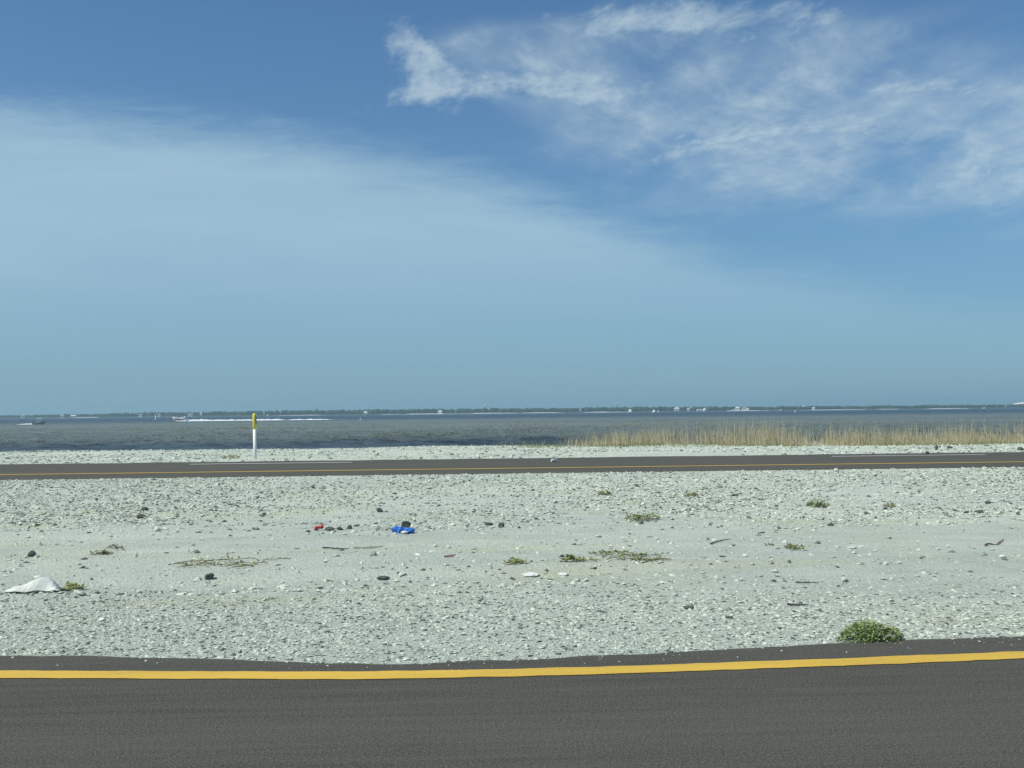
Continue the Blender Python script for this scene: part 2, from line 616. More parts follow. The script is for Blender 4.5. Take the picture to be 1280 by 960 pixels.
def line_y(x):
    return np.interp(np.asarray(x, float), line_pts[:, 0], line_pts[:, 1])


FAR_NEAR, FAR_YEL, FAR_DASH, FAR_EDGE = 22.5, 24.15, 27.75, 32.0
PROF = np.array([(-4000, -2.0), (-300, -1.2), (-40, -0.5), (-9, -0.06), (-7, -0.07), (5.0, -0.07), (5.35, -0.05), (5.7, -0.018), (6.3, -0.022), (9, -0.07),
                 (11.5, -0.10), (14, -0.085), (19, -0.045), (22.2, -0.022), (22.7, -0.03), (23.2, -0.09), (31.2, -0.24), (31.8, -0.135), (32.4, -0.140),
                 (36, -0.20), (49, -0.45), (60, -0.72), (68.6, -1.0), (74, -1.2), (95, -2.0), (160, -3.2)])


def rough_map(x, y):
    """how stony the median is: rubble towards the far carriageway, smooth wheel-packed shell in the middle, gravel by the near asphalt"""
    m = fbm(x * 0.30 + 20, y * 0.5, 3, 4)
    band = np.interp(y, [5.6, 7.0, 7.8, 8.4, 11.4, 12.6, 14, 17, 22], [0.85, 0.8, 0.45, 0.045, 0.05, 0.55, 1.0, 1.0, 0.85])
    return np.clip(band * np.clip((m - 0.24) * 3.0, 0.12, 1.2), 0, 1)


def ground_z(x, y):
    x, y = np.asarray(x, float), np.asarray(y, float)
    z = np.interp(y, PROF[:, 0], PROF[:, 1])
    med = np.clip((y - 6.4) / 1.5, 0, 1) * np.clip((22.0 - y) / 2.0, 0, 1)
    z = z + med * ((fbm(x * 0.35 + 7, y * 0.8, 5, 4) - 0.5) * 0.13 + (fbm(x * 1.5, y * 2.2, 9, 3) - 0.5) * 0.035
                   + (fbm(x * 3.4, y * 6.0, 13, 3) - 0.5) * 0.105 * rough_map(x, y))
    for yc, dep in ((8.9, 0.030), (9.25, -0.014), (10.55, 0.032), (10.95, -0.016), (12.3, 0.022)):     # old wheel ruts along the median
        w = yc + (fbm(x * 0.12 + yc, x * 0 + yc, 47, 3) - 0.5) * 1.1 + 0.02 * x
        z = z - med * dep * np.exp(-((y - w) / 0.13) ** 2) * (0.35 + 0.9 * vnoise(x * 0.4, x * 0 + yc, 53))
    bch = np.clip((y - 33) / 3, 0, 1)
    z = z + bch * ((fbm(x * 0.10 + 3, y * 0.16, 15, 4) - 0.5) * 0.30 + (fbm(x * 0.6, y * 0.6, 19, 3) - 0.5) * 0.06)
    return z


def hit(px, py):
    """where the ray of a photo pixel meets the ground"""
    d = ray(px, py)
    z = -0.05
    for _ in range(40):
        p = np.array([0, 0, H]) + d * ((z - H) / d[2])
        z = 0.5 * z + 0.5 * float(ground_z(p[0], p[1]))
        if p[1] > FAR_NEAR and p[1] < FAR_EDGE:
            z = float(np.interp(p[1], [22.4, 24.1, 27.8, 32.0], [0.0, 0.0, 0.02, -0.12]))
    return np.array([p[0], p[1], z])


def px_size(px, p):
    return px * float(np.dot(p - np.array([0, 0, H]), fwd)) / F


def grid_mesh(name, xs, ys, zf, smooth=True):
    gx, gy = np.meshgrid(xs, ys)
    v = np.stack([gx, gy, zf(gx, gy)], -1).reshape(-1, 3)
    nx, ny = len(xs), len(ys)
    i = np.arange(nx - 1)[None, :] + np.arange(ny - 1)[:, None] * nx
    i = i.ravel()
    f = np.stack([i, i + 1, i + 1 + nx, i + nx], -1)
    return mesh_np(name, v, f, smooth)


def spread(a, b, inner, step, n_out):
    core = np.arange(-inner, inner + 1e-6, step)
    k = np.linspace(0, 1, n_out)[1:] ** 2.4
    return np.concatenate([(-inner + (a + inner) * k)[::-1], core, inner + (b - inner) * k])


gxs = spread(-7000, 7000, 18, 0.055, 40)
gys = np.concatenate([[-4000, -1500, -600, -300, -120, -60, -40, -25, -9, -7, 0, 4.9], np.arange(5.2, 22.75, 0.055), [23.2, 25, 28, 31.2, 31.5, 31.8],
                      np.arange(32.0, 76, 0.5), np.linspace(77, 160, 30)])
g = link('ground', grid_mesh('ground', gxs, gys, ground_z), M['ground'])
tag(g, 'pale crushed shell and limestone ground of the causeway', 'ground', kind='structure')


def road_mesh(name, xs, cross):
    """cross(x) -> list of (y, z) of the top surface across the road; closed with skirts"""
    v, f = [], []
    rows = [cross(x) for x in xs]
    k = len(rows[0])
    for x, r in zip(xs, rows):
        v += [(x, y, z) for y, z in r]
    for i in range(len(xs) - 1):
        for j in range(k - 1):
            a = i * k + j
            f.append((a, a + k, a + k + 1, a + 1))
    return mesh_np(name, v, f)


rxs = np.concatenate([np.linspace(-3000, -30, 30), np.arange(-25, 25.01, 0.06), np.linspace(30, 3000, 30)])


def near_cross(x):
    e = float(edge_y(x))
    w = float(fbm(x * 6.0, 1.5, 77, 3) - 0.5) * 0.04
    return [(-7.0, -0.08), (-6.9, 0.0), (0.0, 0.0), (3.0, 0.0), (5.0, 0.0), (e - 0.06, 0.0), (e - 0.02 + w * .3, -0.006), (e + 0.05 + w, -0.05)]


road = link('road', road_mesh('road', rxs, near_cross), M['asphalt'])
tag(road, 'dark asphalt carriageway under the viewpoint with a solid yellow edge line', 'road', kind='structure')
# solid yellow edge line with slightly ragged sides
lx = np.concatenate([np.linspace(-3000, -30, 30), np.arange(-25, 25.01, 0.03), np.linspace(30, 3000, 30)])
lv, lf = [], []
for i, x in enumerate(lx):
    y = float(line_y(x))
    a = float(fbm(x * 9, 0.3, 91, 3) - 0.5) * 0.020
    b = float(fbm(x * 9, 7.3, 95, 3) - 0.5) * 0.020
    bulge = 0.012 * math.exp(-((x - 2.42) / 0.14) ** 2)
    lv += [(x, y - 0.074 + a, 0.004), (x, y + 0.074 + b + bulge, 0.004)]
    if i: lf.append((2 * i - 2, 2 * i, 2 * i + 1, 2 * i - 1))
link('yellow_edge_line', mesh_np('yellow_edge_line', lv, lf), M['yellow'], road)


def far_cross(x):
    a = float(fbm(x * 1.2, 2.0, 33, 4) - 0.5) * 0.22
    b = float(fbm(x * 1.0, 5.0, 37, 4) - 0.5) * 0.5
    return [(FAR_NEAR + a - 0.05, -0.08), (FAR_NEAR + a, 0.0), (FAR_YEL, 0.0), (25.9, 0.012), (FAR_DASH, 0.02), (29.8, -0.03),
            (FAR_EDGE + b - 0.02, -0.115), (FAR_EDGE + b + 0.05, -0.19)]


frx = np.concatenate([np.linspace(-3000, -70, 30), np.arange(-60, 60.01, 0.2), np.linspace(70, 3000, 30)])
froad = link('far_road', road_mesh('far_road', frx, far_cross), M['asphalt'])
tag(froad, 'second asphalt carriageway across the median with yellow edge line and white dashes', 'road', kind='structure')


def strip(name, x0, x1, yc, w, zf, m, parent, step=0.4):
    n = max(2, int((x1 - x0) / step))
    v, f = [], []
    for i, x in enumerate(np.linspace(x0, x1, n)):
        j = float(fbm(x * 2, yc, 61, 3) - 0.5) * 0.02
        v += [(x, yc - w / 2 + j, zf), (x, yc + w / 2 + j, zf)]
        if i: f.append((2 * i - 2, 2 * i, 2 * i + 1, 2 * i - 1))
    return link(name, mesh_np(name, v, f), m, parent)


strip('yellow_edge_line', -200, 200, FAR_YEL, 0.20, 0.006, M['yellow'], froad)
for k in range(-4, 5):
    x0 = -8.1 + 18.55 * k
    strip('lane_dash', x0, x0 + 4.6, FAR_DASH, 0.20, 0.026, M['white_paint'], froad)

# --- water: a wavy sheet near the beach running out flat to the horizon
wys = np.concatenate([np.arange(56, 130, 0.45), np.arange(130, 330, 0.8), np.geomspace(331, 7500, 60)])
wus = np.concatenate([[-12, -5, -2, -1.2, -0.95], np.linspace(-0.8, 0.8, 420), [0.95, 1.2, 2, 5, 12]])
gu, gy_ = np.meshgrid(wus, wys)
wx = gu * np.clip(gy_, 0, 1200) * np.where(gy_ > 1200, 1, 1)
wx = np.where(np.abs(gu) >= 12, np.sign(gu) * 9000, wx)
wx = np.where((np.abs(gu) < 12) & (gy_ > 1200), gu * gy_, wx)
wx = np.clip(wx, -9000, 9000)
amp = np.clip((gy_ - 66) / 12, 0.12, 1) * np.clip((330 - gy_) / 200, 0, 1) * (np.abs(gu) < 0.9)
wz = np.zeros_like(wx)
for k in range(16):
    L = random.uniform(1.4, 3.8)
    a = random.uniform(-0.6, 0.6) + math.pi / 2
    wz += math.sqrt(L) * 0.0165 * np.sin(2 * math.pi / L * (wx * math.cos(a) + gy_ * math.sin(a)) + random.uniform(0, 6.28) + 2.0 * vnoise(wx * .05, gy_ * .05, k))
wz = wz * amp * (0.6 + 0.8 * vnoise(wx * 0.04, gy_ * 0.03, 51)) + WATER_Z
nx, ny = len(wus), len(wys)
ii = (np.arange(nx - 1)[None, :] + np.arange(ny - 1)[:, None] * nx).ravel()
wm = mesh_np('water', np.stack([wx, gy_, wz], -1).reshape(-1, 3), np.stack([ii, ii + 1, ii + 1 + nx, ii + nx], -1), True)
tag(link('water', wm, M['water']), 'choppy grey green bay water', 'water', kind='structure')

# ------------------------------------------------------------------ loose stones (nobody could count them)
def scatter_rubble(name, label, pts, size, flat, base, shift=0.0, lift=None, dark=0.10):
    bv, bf = base
    n = len(pts)
    nv = len(bv)
    jit = 1 + (rng.random((n, nv)) - 0.5) * 0.75
    v = bv[None] * jit[..., None]
    s = size[:, None] * (0.75 + 0.5 * rng.random((n, 2)))
    v = v * np.stack([s[:, 0], s[:, 1], size * flat * (0.6 + 0.7 * rng.random(n))], -1)[:, None, :]
    tx, ty = (rng.random((2, n)) - 0.5) * 0.7
    v[..., 2] += v[..., 0] * tx[:, None] + v[..., 1] * ty[:, None]
    a = rng.random(n) * 6.283
    c, s_ = np.cos(a)[:, None], np.sin(a)[:, None]
    x = v[..., 0] * c - v[..., 1] * s_
    y = v[..., 0] * s_ + v[..., 1] * c
    z = v[..., 2] + ((ground_z(pts[:, 0], pts[:, 1]) if lift is None else lift) + size * flat * 0.28)[:, None]
    V = np.stack([x + pts[:, :1], y + pts[:, 1:2], z], -1).reshape(-1, 3)
    Fc = (bf[None] + (np.arange(n) * nv)[:, None, None]).reshape(-1, 3)
    tone = np.clip(shift + rng.beta(1.6, 1.7, n) + (rng.random(n) < dark) * -0.6, 0, 1)  # random stone tone; the darkened share stands in for shadow contrast
    o = link(name, mesh_np(name, V, Fc, False, np.repeat(tone, nv)), M['stone'])
    return tag(o, label, 'gravel', kind='stuff')


def sample(n, x0f, x1f, y0, y1, dens):
    y = y0 + (y1 - y0) * rng.random(n)
    x = x0f(y) + (x1f(y) - x0f(y)) * rng.random(n)
    keep = rng.random(n) < dens(x, y)
    return np.stack([x[keep], y[keep]], -1)


L_ = lambda y: -0.60 * y - 1.5
R_ = lambda y: 0.68 * y + 1.5


OCT = (np.array([(1, 0, 0), (0, 1, 0), (-1, 0, 0), (0, -1, 0), (0, 0, 1), (0, 0, -1)], float),
       np.array([(0, 1, 4), (1, 2, 4), (2, 3, 4), (3, 0, 4), (1, 0, 5), (2, 1, 5), (3, 2, 5), (0, 3, 5)]))
p = sample(120000, L_, R_, 8.0, 22.38, rough_map)
scatter_rubble('rubble', 'pale limestone rubble strewn over the far half of the median', p,
               0.012 + 0.028 * rng.random(len(p)) ** 2.0, 0.50, OCT, -0.03, None, 0.11)
p = sample(2200, L_, R_, 8.5, 22.3, rough_map)
scatter_rubble('coarse_rubble', 'coarser pale lumps among the rubble of the median', p,
               0.026 + 0.034 * rng.random(len(p)) ** 2.0, 0.5, ICO0, -0.02, None, 0.07)


def dens_near(x, y):
    return np.where(y > edge_y(x) + 0.03, rough_map(x, y), 0)


p = sample(85000, L_, R_, 5.5, 9.4, dens_near)
scatter_rubble('gravel', 'pale shell gravel along the edge of the near carriageway', p,
               0.005 + 0.017 * rng.random(len(p)) ** 2.6, 0.38, OCT, -0.05, None, 0.07)
n_s = 420
sx = rng.uniform(-9, 10, n_s)
sy = edge_y(sx) - 0.05 - 0.22 * rng.random(n_s) ** 2.2
scatter_rubble('spilled_gravel', 'grains of pale shell spilled onto the margin of the near asphalt', np.stack([sx, sy], -1),
               0.003 + 0.006 * rng.random(n_s) ** 2.5, 0.6, OCT, 0.0, np.full(n_s, 0.0005))
p = sample(26000, L_, R_, 32.3, 68.0, lambda x, y: np.clip((fbm(x * 0.2, y * 0.2, 29, 4) - 0.2) * 2.6, 0.1, 1))
scatter_rubble('beach_rubble', 'pale shell rubble on the beach beyond the far carriageway', p,
               0.025 + 0.07 * rng.random(len(p)) ** 2.4, 0.5, OCT)

# ------------------------------------------------------------------ dry shore grass
def blades(name, label, pos, h, w, lean, m, tone, kind='stuff', cat='grass', seg=3):
    n = len(pos)
    a = rng.random(n) * 6.283
    la = rng.random(n) * 6.283
    ln = lean * rng.random(n) * h
    V = np.zeros((n, seg * 2 + 1, 3))
    gz = ground_z(pos[:, 0], pos[:, 1]) - 0.02
    for k in range(seg + 1):
        t = k / seg
        cx = pos[:, 0] + np.cos(la) * ln * t ** 1.8
        cy = pos[:, 1] + np.sin(la) * ln * t ** 1.8
        cz = gz + h * (t - 0.12 * (ln / (h + 1e-6)) * t * t)
        if k < seg:
            ww = w * (1 - 0.55 * t) / 2
            V[:, 2 * k] = np.stack([cx - np.cos(a) * ww, cy - np.sin(a) * ww, cz], -1)
            V[:, 2 * k + 1] = np.stack([cx + np.cos(a) * ww, cy + np.sin(a) * ww, cz], -1)
        else:
            V[:, 2 * k] = np.stack([cx, cy, cz], -1)
    tri = []
    for k in range(seg - 1):
        b = 2 * k
        tri += [(b, b + 1, b + 3), (b, b + 3, b + 2)]
    tri.append((2 * seg - 2, 2 * seg - 1, 2 * seg))
    tri = np.array(tri)
    nv = seg * 2 + 1
    Fc = (tri[None] + (np.arange(n) * nv)[:, None, None]).reshape(-1, 3)
    o = link(name, mesh_np(name, V.reshape(-1, 3), Fc, False, np.repeat(tone, nv)), m)
    return tag(o, label, cat, kind=kind)


def belt(n, x0, x1, y0, y1):
    x = x0 + (x1 - x0) * rng.random(n)
    y = y0 + (y1 - y0) * rng.random(n) + (fbm(x * 0.3, x * 0, 71, 3) - 0.5) * 1.6
    cl = fbm(x * 0.55, y * 0.5, 73, 4)
    k = rng.random(n) < np.clip((cl - 0.32) * 4.2, 0.06, 1) * np.clip((x - x0) / 4.5, 0.10, 1)
    return np.stack([x[k], y[k]], -1)


GX0 = on_plane(716, 561, -0.45)[0]
ph = belt(24000, GX0, 46, 49.2, 55.5)
hh = np.interp(ph[:, 0], [GX0, GX0 + 3, GX0 + 5.5, GX0 + 11, GX0 + 13.5, 60], [0.72, 0.62, 0.85, 0.98, 0.66, 0.60])
hh = hh * (0.30 + 0.95 * rng.random(len(ph))) * (0.35 + 1.3 * fbm(ph[:, 0] * 0.9, ph[:, 1] * 0.9, 79, 3))
blades('shore_grass', 'belt of dry straw coloured grass between beach and water', ph, hh, 0.020, 0.45, M['straw'],
       np.clip(0.62 + 0.28 * rng.standard_normal(len(ph)) + 0.25 * (fbm(ph[:, 0] * 0.4, ph[:, 1] * 0.4, 83, 3) - 0.5), 0, 1))
# tall seed stalks standing out of the belt
ps = belt(3400, GX0, 46, 49.4, 55.0)
hs = np.interp(ps[:, 0], [GX0, GX0 + 3, GX0 + 6, GX0 + 10.5, GX0 + 14, 60], [1.0, 1.0, 1.45, 1.75, 1.35, 1.4]) * (0.6 + 0.5 * rng.random(len(ps)))
blades('seed_stalks', 'thin pale seed stalks rising above the dry grass belt', ps, hs, 0.016, 0.22, M['straw'],
       np.clip(0.8 + 0.2 * rng.standard_normal(len(ps)), 0, 1))
# low green growth at the foot of the belt and thin grass at the water's edge
pg = belt(5000, GX0 - 5, 46, 47.6, 50.5)
blades('ground_cover', 'low green growth along the foot of the dry grass', pg, 0.06 + 0.16 * rng.random(len(pg)), 0.03, 1.2, M['leaf_olive'],
       np.clip(0.6 + 0.25 * rng.standard_normal(len(pg)), 0, 1), cat='plants')
pw = belt(1300, 0.2, GX0 + 3, 57, 62)
blades('waterside_grass', 'thin sparse green grass by the waterline left of the dry belt', pw, 0.15 + 0.35 * rng.random(len(pw)), 0.012, 0.6, M['straw'],
       np.clip(0.2 + 0.25 * rng.standard_normal(len(pw)), 0, 1))

# ------------------------------------------------------------------ plants of the median
def leafy(name, label, px, py, w_px, h_px, n, leaf, m, depth=0.7, group=None, cat='weed', flat=0.0, lift=0.25):
    """a low weed: many small leaves on short stems; px,py = foot of the plant in the photo"""
    c = hit(px, py)
    W, Hh = px_size(w_px, c) / 2, px_size(h_px, c)
    root = empty(name, tuple(c))
    tag(root, label, cat, group)
    th = rng.random(n) * 6.283
    rr = np.sqrt(rng.random(n)) * (1 + 0.30 * (vnoise(np.cos(th) * 2.5 + px, np.sin(th) * 2.5, 31) - 0.5))
    x = np.cos(th) * rr * W
    y = np.sin(th) * rr * W * depth
    lump = 0.28 + 0.95 * vnoise(x / W * 1.9 + px, y / W * 1.6, 11) + 0.35 * vnoise(x / W * 5 + px, y / W * 5, 12)
    top = Hh * np.sqrt(np.clip(1 - rr ** 2 * 0.92, 0, 1)) * lump
    z = top * (0.15 + 0.85 * rng.random(n) ** 0.6) + 0.004
    # leaf: a bent diamond of two quads -> 4 tris
    az = th + (rng.random(n) - 0.5) * 2.4
    tilt = (rng.random(n) - lift) * 1.3
    L = leaf * (0.6 + 0.8 * rng.random(n))
    d = np.stack([np.cos(az) * np.cos(tilt), np.sin(az) * np.cos(tilt), np.sin(tilt)], -1)
    s = np.stack([-np.sin(az), np.cos(az), (rng.random(n) - .5) * 0.8], -1)
    p0 = np.stack([x, y, z], -1)
    V = np.stack([p0, p0 + d * (L * .5)[:, None] + s * (L * .22)[:, None] + [0, 0, 0], p0 + d * L[:, None] - np.stack([0 * L, 0 * L, L * .15], -1),
                  p0 + d * (L * .5)[:, None] - s * (L * .22)[:, None]], 1)
    V[..., 2] += float(0)
    gz = ground_z(V[..., 0] + c[0], V[..., 1] + c[1]) - c[2]
    V[..., 2] = np.maximum(V[..., 2] + gz * 0.9, gz + 0.003)
    q = np.array([(0, 1, 2, 3)])
    Fc = (q[None] + (np.arange(n) * 4)[:, None, None]).reshape(-1, 4)
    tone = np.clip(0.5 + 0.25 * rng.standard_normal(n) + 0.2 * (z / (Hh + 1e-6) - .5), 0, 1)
    fo = link('foliage', mesh_np('foliage', V.reshape(-1, 3), Fc, False, np.repeat(tone, 4)), m, root)
    fo['kind'] = 'stuff'
    st = MB()
    for i in range(9):
        a = i * 0.7 + 0.3
        k = 0.55 + 0.35 * ((i * 37) % 10) / 10
        x1, y1 = math.cos(a) * W * k, math.sin(a) * W * depth * k
        z1 = float(ground_z(c[0] + x1, c[1] + y1) - c[2])
        st.tube([(0, 0, -0.015), (x1 * .5, y1 * .5, z1 * .5 + Hh * .35), (x1, y1, z1 + Hh * .3)], [0.0035, 0.0025, 0.0015], 5)
    st.build('stem', M['stem'], root)
    return root


leafy('leafy_weed', 'bushy bright green weed growing at the edge of the near asphalt', 1088, 801.5, 76, 18.5, 1500, 0.026, M['leaf'], 0.6)
leafy('leafy_weed', 'dark olive tufted weed with yellow leaves alone on the rubble', 1022, 634, 26, 10, 300, 0.045, M['leaf_olive'], 0.8)
leafy('leafy_weed', 'wide low olive weed patch between two small tufts near far carriageway', 803, 650, 42, 7.5, 300, 0.042, M['leaf_olive'], 0.7)
leafy('leafy_weed', 'small flat olive tuft near far carriageway beside wide weed patch', 757, 618, 18, 4, 120, 0.045, M['leaf_olive'], 0.8)
leafy('leafy_weed', 'small rounded green tuft near far carriageway next to a black stone', 864, 621, 17, 5, 130, 0.045, M['leaf_olive'], 0.8)
leafy('leafy_weed', 'sparse grey green weed on rubble right of the dark olive tuft', 1112, 635, 12, 5, 90, 0.04, M['leaf_olive'], 0.8)
leafy('leafy_weed', 'olive weed clump on the beach at the foot of the white post', 289, 573, 21, 3.5, 150, 0.08, M['leaf_olive'], 0.6)


def creeper(name, label, px, py, w_px, d_m, n, runs, m, cat='creeping weed'):
    """flat straggling runners with small leaves, lying on the ground"""
    c = hit(px, py)
    W = px_size(w_px, c) / 2
    root = empty(name, tuple(c))
    tag(root, label, cat)
    V, tone = [], []
    for k in range(runs):
        a = random.uniform(-0.35, 0.35) + (math.pi if random.random() < .5 else 0)
        s = np.array([random.uniform(-.75, .75) * W, random.uniform(-1, 1) * d_m])
        L = random.uniform(0.25, 0.6) * W
        pts = []
        for i in range(6):
            t = i / 5
            x, y = s[0] + math.cos(a) * L * t, s[1] + math.sin(a) * L * t * 0.8 + 0.03 * math.sin(6 * t + k)
            pts.append((x, y, float(ground_z(c[0] + x, c[1] + y) - c[2]) + 0.010 + 0.012 * math.sin(t * 3.1)))
        rb = MB().tube(pts, 0.0035, 5).build('runner', M['stem'], root)
        for j in range(n):
            t = random.random() * 4.99
            i = int(t)
            p0 = np.array(pts[i]) * (1 - (t - i)) + np.array(pts[i + 1]) * (t - i)
            az = random.uniform(0, 6.28)
            l_ = random.uniform(0.02, 0.05)
            dd = np.array([math.cos(az), math.sin(az), random.uniform(0.1, 0.9)]) * l_
            ss = np.array([-math.sin(az), math.cos(az), 0]) * l_ * .28
            V += [p0, p0 + dd * .5 + ss, p0 + dd, p0 + dd * .5 - ss]
            tone.append(min(1, max(0, random.gauss(.55, .25))))
    nn = len(V) // 4
    fo = link('foliage', mesh_np('foliage', np.array(V), np.arange(nn * 4).reshape(-1, 4), False, np.repeat(tone, 4)), m, root)
    fo['kind'] = 'stuff'
    return root


creeper('creeping_weed', 'long straggling olive weed runners on smooth ground below the wide patch', 770, 697, 110, 0.38, 9, 22, M['leaf_olive'])
creeper('creeping_weed', 'dense short dark green creeping weed beside the straggling olive runners', 714, 700.5, 24, 0.10, 14, 10, M['leaf_olive'])
creeper('creeping_weed', 'thin creeping weed patch by a flat pale stone', 648, 704, 34, 0.12, 9, 10, M['leaf_olive'])
creeper('creeping_weed', 'arched dark runners of creeping weed apart on pale ground to the right', 990, 686, 44, 0.16, 9, 12, M['leaf_olive'])
creeper('creeping_weed', 'long faint yellowish band of creeping weed behind a dark boulder', 285, 705, 130, 0.22, 5, 20, M['leaf_olive'])
creeper('creeping_weed', 'faint yellowish creeping weed farther up the bare shell', 135, 688, 50, 0.15, 7, 9, M['leaf_olive'])
creeper('creeping_weed', 'low green weed at the end of the white board', 82, 737, 34, 0.12, 12, 10, M['leaf_olive'])

# ------------------------------------------------------------------ rocks and litter lying in the median
def boulder(name, label, px, py, w_px, h_px, m, seed, cat='rock', depth=0.8, base=ICO2, group=None, rough=0.34):
    c = hit(px, py)
    W, Hh = px_size(w_px, c) / 2, px_size(h_px, c)
    v, f = base
    v = v.copy()
    r_ = random.Random(seed)
    for _ in range(7):                               # chop planes give broken faces
        nrm = np.array([r_.gauss(0, 1), r_.gauss(0, 1), r_.gauss(0, 1)])
        nrm /= np.linalg.norm(nrm)
        k = r_.uniform(0.55, 0.85)
        d = v @ nrm
        v = v - np.outer(np.maximum(d - k, 0), nrm)
    v = v * (1 + rough * (fbm(v[:, 0] * 2 + seed, v[:, 1] * 2 + v[:, 2] * 1.7, seed, 3) - 0.5))[:, None]
    v = v / np.abs(v).max(0)
    v = v * np.array([W, W * depth, Hh * 0.62])
    v[:, 2] += Hh * 0.38
    o = link(name, mesh_np(name, v, f, False), m, None, tuple(c))
    return tag(o, label, cat, group)


ROCKS = [  # px, py (foot), width, height, label
    (412, 663, 13, 5, 'flat dark stone touching the red can'),
    (424.5, 662.5, 8, 5, 'dark stone next in the row beside the red can'),
    (437, 661, 7, 4.5, 'third dark stone in the row from the red can'),
    (446, 658, 8, 3, 'last thin dark stone in the row leading from the red can'),
    (385, 665.5, 6, 3, 'small black stone just short of the red can'),
    (474, 640, 10, 6, 'dark lumpy stone behind the blue bag'),
    (176, 647.5, 13, 5, 'broad black stone lying below a bent black stone on rubble'),
    (180, 638.5, 12, 5, 'bent black stone lying on rubble above a broad black one'),
    (40, 695, 11, 7, 'pointed dark stone on bare shell behind the white board'),
    (262, 724, 12, 8, 'upright dark grey block standing on smooth ground in front of yellowish weed'),
    (479, 724, 17, 5, 'wide flat grey stone on smooth ground below two thin driftwood sticks'),
    (918, 621, 10, 3.5, 'small black stone beside the rounded green tuft'),
    (610, 656, 12, 4, 'dark elongated stone between the blue bag and a peaked grey stone'),
    (627, 659, 9, 6, 'peaked grey stone at the end of a dark stone row'),
    (1223, 642, 14, 5, 'largest dark stone in the rough rubble by a bare pale mound'),
    (1209, 642, 8, 4, 'lesser dark stone touching the largest one by the pale mound'),
    (1235, 630, 8, 4, 'dark stone farther back in the rough rubble by the pale mound'),
    (1038, 657, 9, 3.5, 'black stone on rubble below the dark olive tuft'),
    (861, 761, 14, 4, 'thin black flake lying on gravel before the near carriageway'),
    (911, 773, 11, 3.5, 'second thin black flake near the asphalt edge'),
    (802, 655, 6, 3.5, 'black stone just below the wide olive weed patch'),
    (1170.5, 562.5, 5, 6, 'black upright rock on the beach in front of dry grass'),
    (1187, 560.5, 8, 3, 'black flat rock on the beach in front of dry grass'),
    (1159, 568, 5, 4, 'dark rock at the outer edge of the far carriageway'),
    (1276, 563, 8, 4.5, 'dark rock pile stone on the beach near the far carriageway'),
]
for i, (x, y, w, h, lab) in enumerate(ROCKS):
    boulder('rock', lab, x, y, w, h, M['rock_dark'], 100 + i, group='dark stones lying about')
WHITE = [
    (196, 664, 8, 6, 'bright white lump on rubble below two black stones'),
    (207, 662, 9, 3, 'low white stone beside the bright white lump'),
    (1253, 697, 9, 4, 'bright white chip on smooth ground near the reddish twig'),
    (1045.5, 589, 6, 4, 'white stone at the inner edge of the far carriageway'),
    (663, 720, 22, 4.5, 'flat pale slab on smooth ground below the thin creeping weed'),
    (705, 719, 16, 3.5, 'smaller flat pale slab below the dense creeping weed'),
    (127, 776, 9, 4, 'single white stone in the near gravel'),
]
for i, (x, y, w, h, lab) in enumerate(WHITE):
    boulder('rock', lab, x, y, w, h, M['rock_white'], 200 + i, group='white stones lying about')


def stick(name, label, a, b, rad, m, bend=0.02):
    pa, pb = hit(*a), hit(*b)
    mb = MB()
    pts, rd = [], []
    for i in range(9):
        t = i / 8
        q = pa * (1 - t) + pb * t
        off = bend * math.sin(t * 5.0 + a[0])
        x, y = q[0], q[1] + off
        pts.append((x - pa[0], y - pa[1], float(ground_z(x, y)) + rad * 1.0 - pa[2] + 0.006))
        rd.append(rad * (1.0 - 0.45 * t) * (1 + 0.15 * math.sin(i * 2.3)))
    mb.tube(pts, rd, 7)
    p3 = np.array(pts[4])
    d = np.array(pts[5]) - p3
    mb.tube([p3, p3 + d * 0.6 + np.array([0, 0.02, 0.004]), p3 + d * 1.0 + np.array([0, 0.05, 0.002])], [rad * .5, rad * .4, rad * .2], 6)
    o = mb.build(name, m, None, tuple(pa))
    return tag(o, label, 'stick')


stick('stick', 'thin black stick lying on gravel, the one farther from the asphalt weed', (995, 729.5), (1024, 729.5), 0.006, M['wood'], 0.004)
stick('stick', 'thin black stick lying on gravel, the one nearer the asphalt weed', (984, 757), (1011, 758.5), 0.008, M['wood'], 0.008)
stick('stick', 'thin pale driftwood stick ending beside a second one below the red can', (403, 686.5), (436, 687), 0.008, M['wood'], 0.02)
stick('stick', 'longer pale driftwood stick below the blue bag', (442, 686.5), (478, 685), 0.011, M['wood_pale'], 0.02)
stick('stick', 'slanting dark twig on pale ground above the arched creeping weed', (888, 681.5), (913, 675), 0.007, M['wood'], 0.01)
stick('stick', 'reddish twig on smooth ground beside a bright white chip', (1231, 683), (1254, 676), 0.010, M['wood_red'], 0.01)
stick('stick', 'short reddish twig by the thin creeping weed', (555, 697.5), (569, 695.5), 0.010, M['wood_red'], 0.01)


def crumple(v, seed, k=0.35, s=2.4):
    a = fbm(v[:, 0] * s + seed, v[:, 1] * s + v[:, 2] * s * 1.3, seed, 4)
    b = np.abs(fbm(v[:, 0] * s * 1.7 + 5, v[:, 2] * s * 2 - v[:, 1] * s, seed + 4, 3) - 0.5)
    return v * (1 + k * (a - 0.5) * 2 - k * 1.2 * b)[:, None]


def flat_foot(v, z0):
    v = v.copy()
    v[:, 2] = np.where(v[:, 2] < z0, z0 + (v[:, 2] - z0) * 0.12, v[:, 2])
    return v


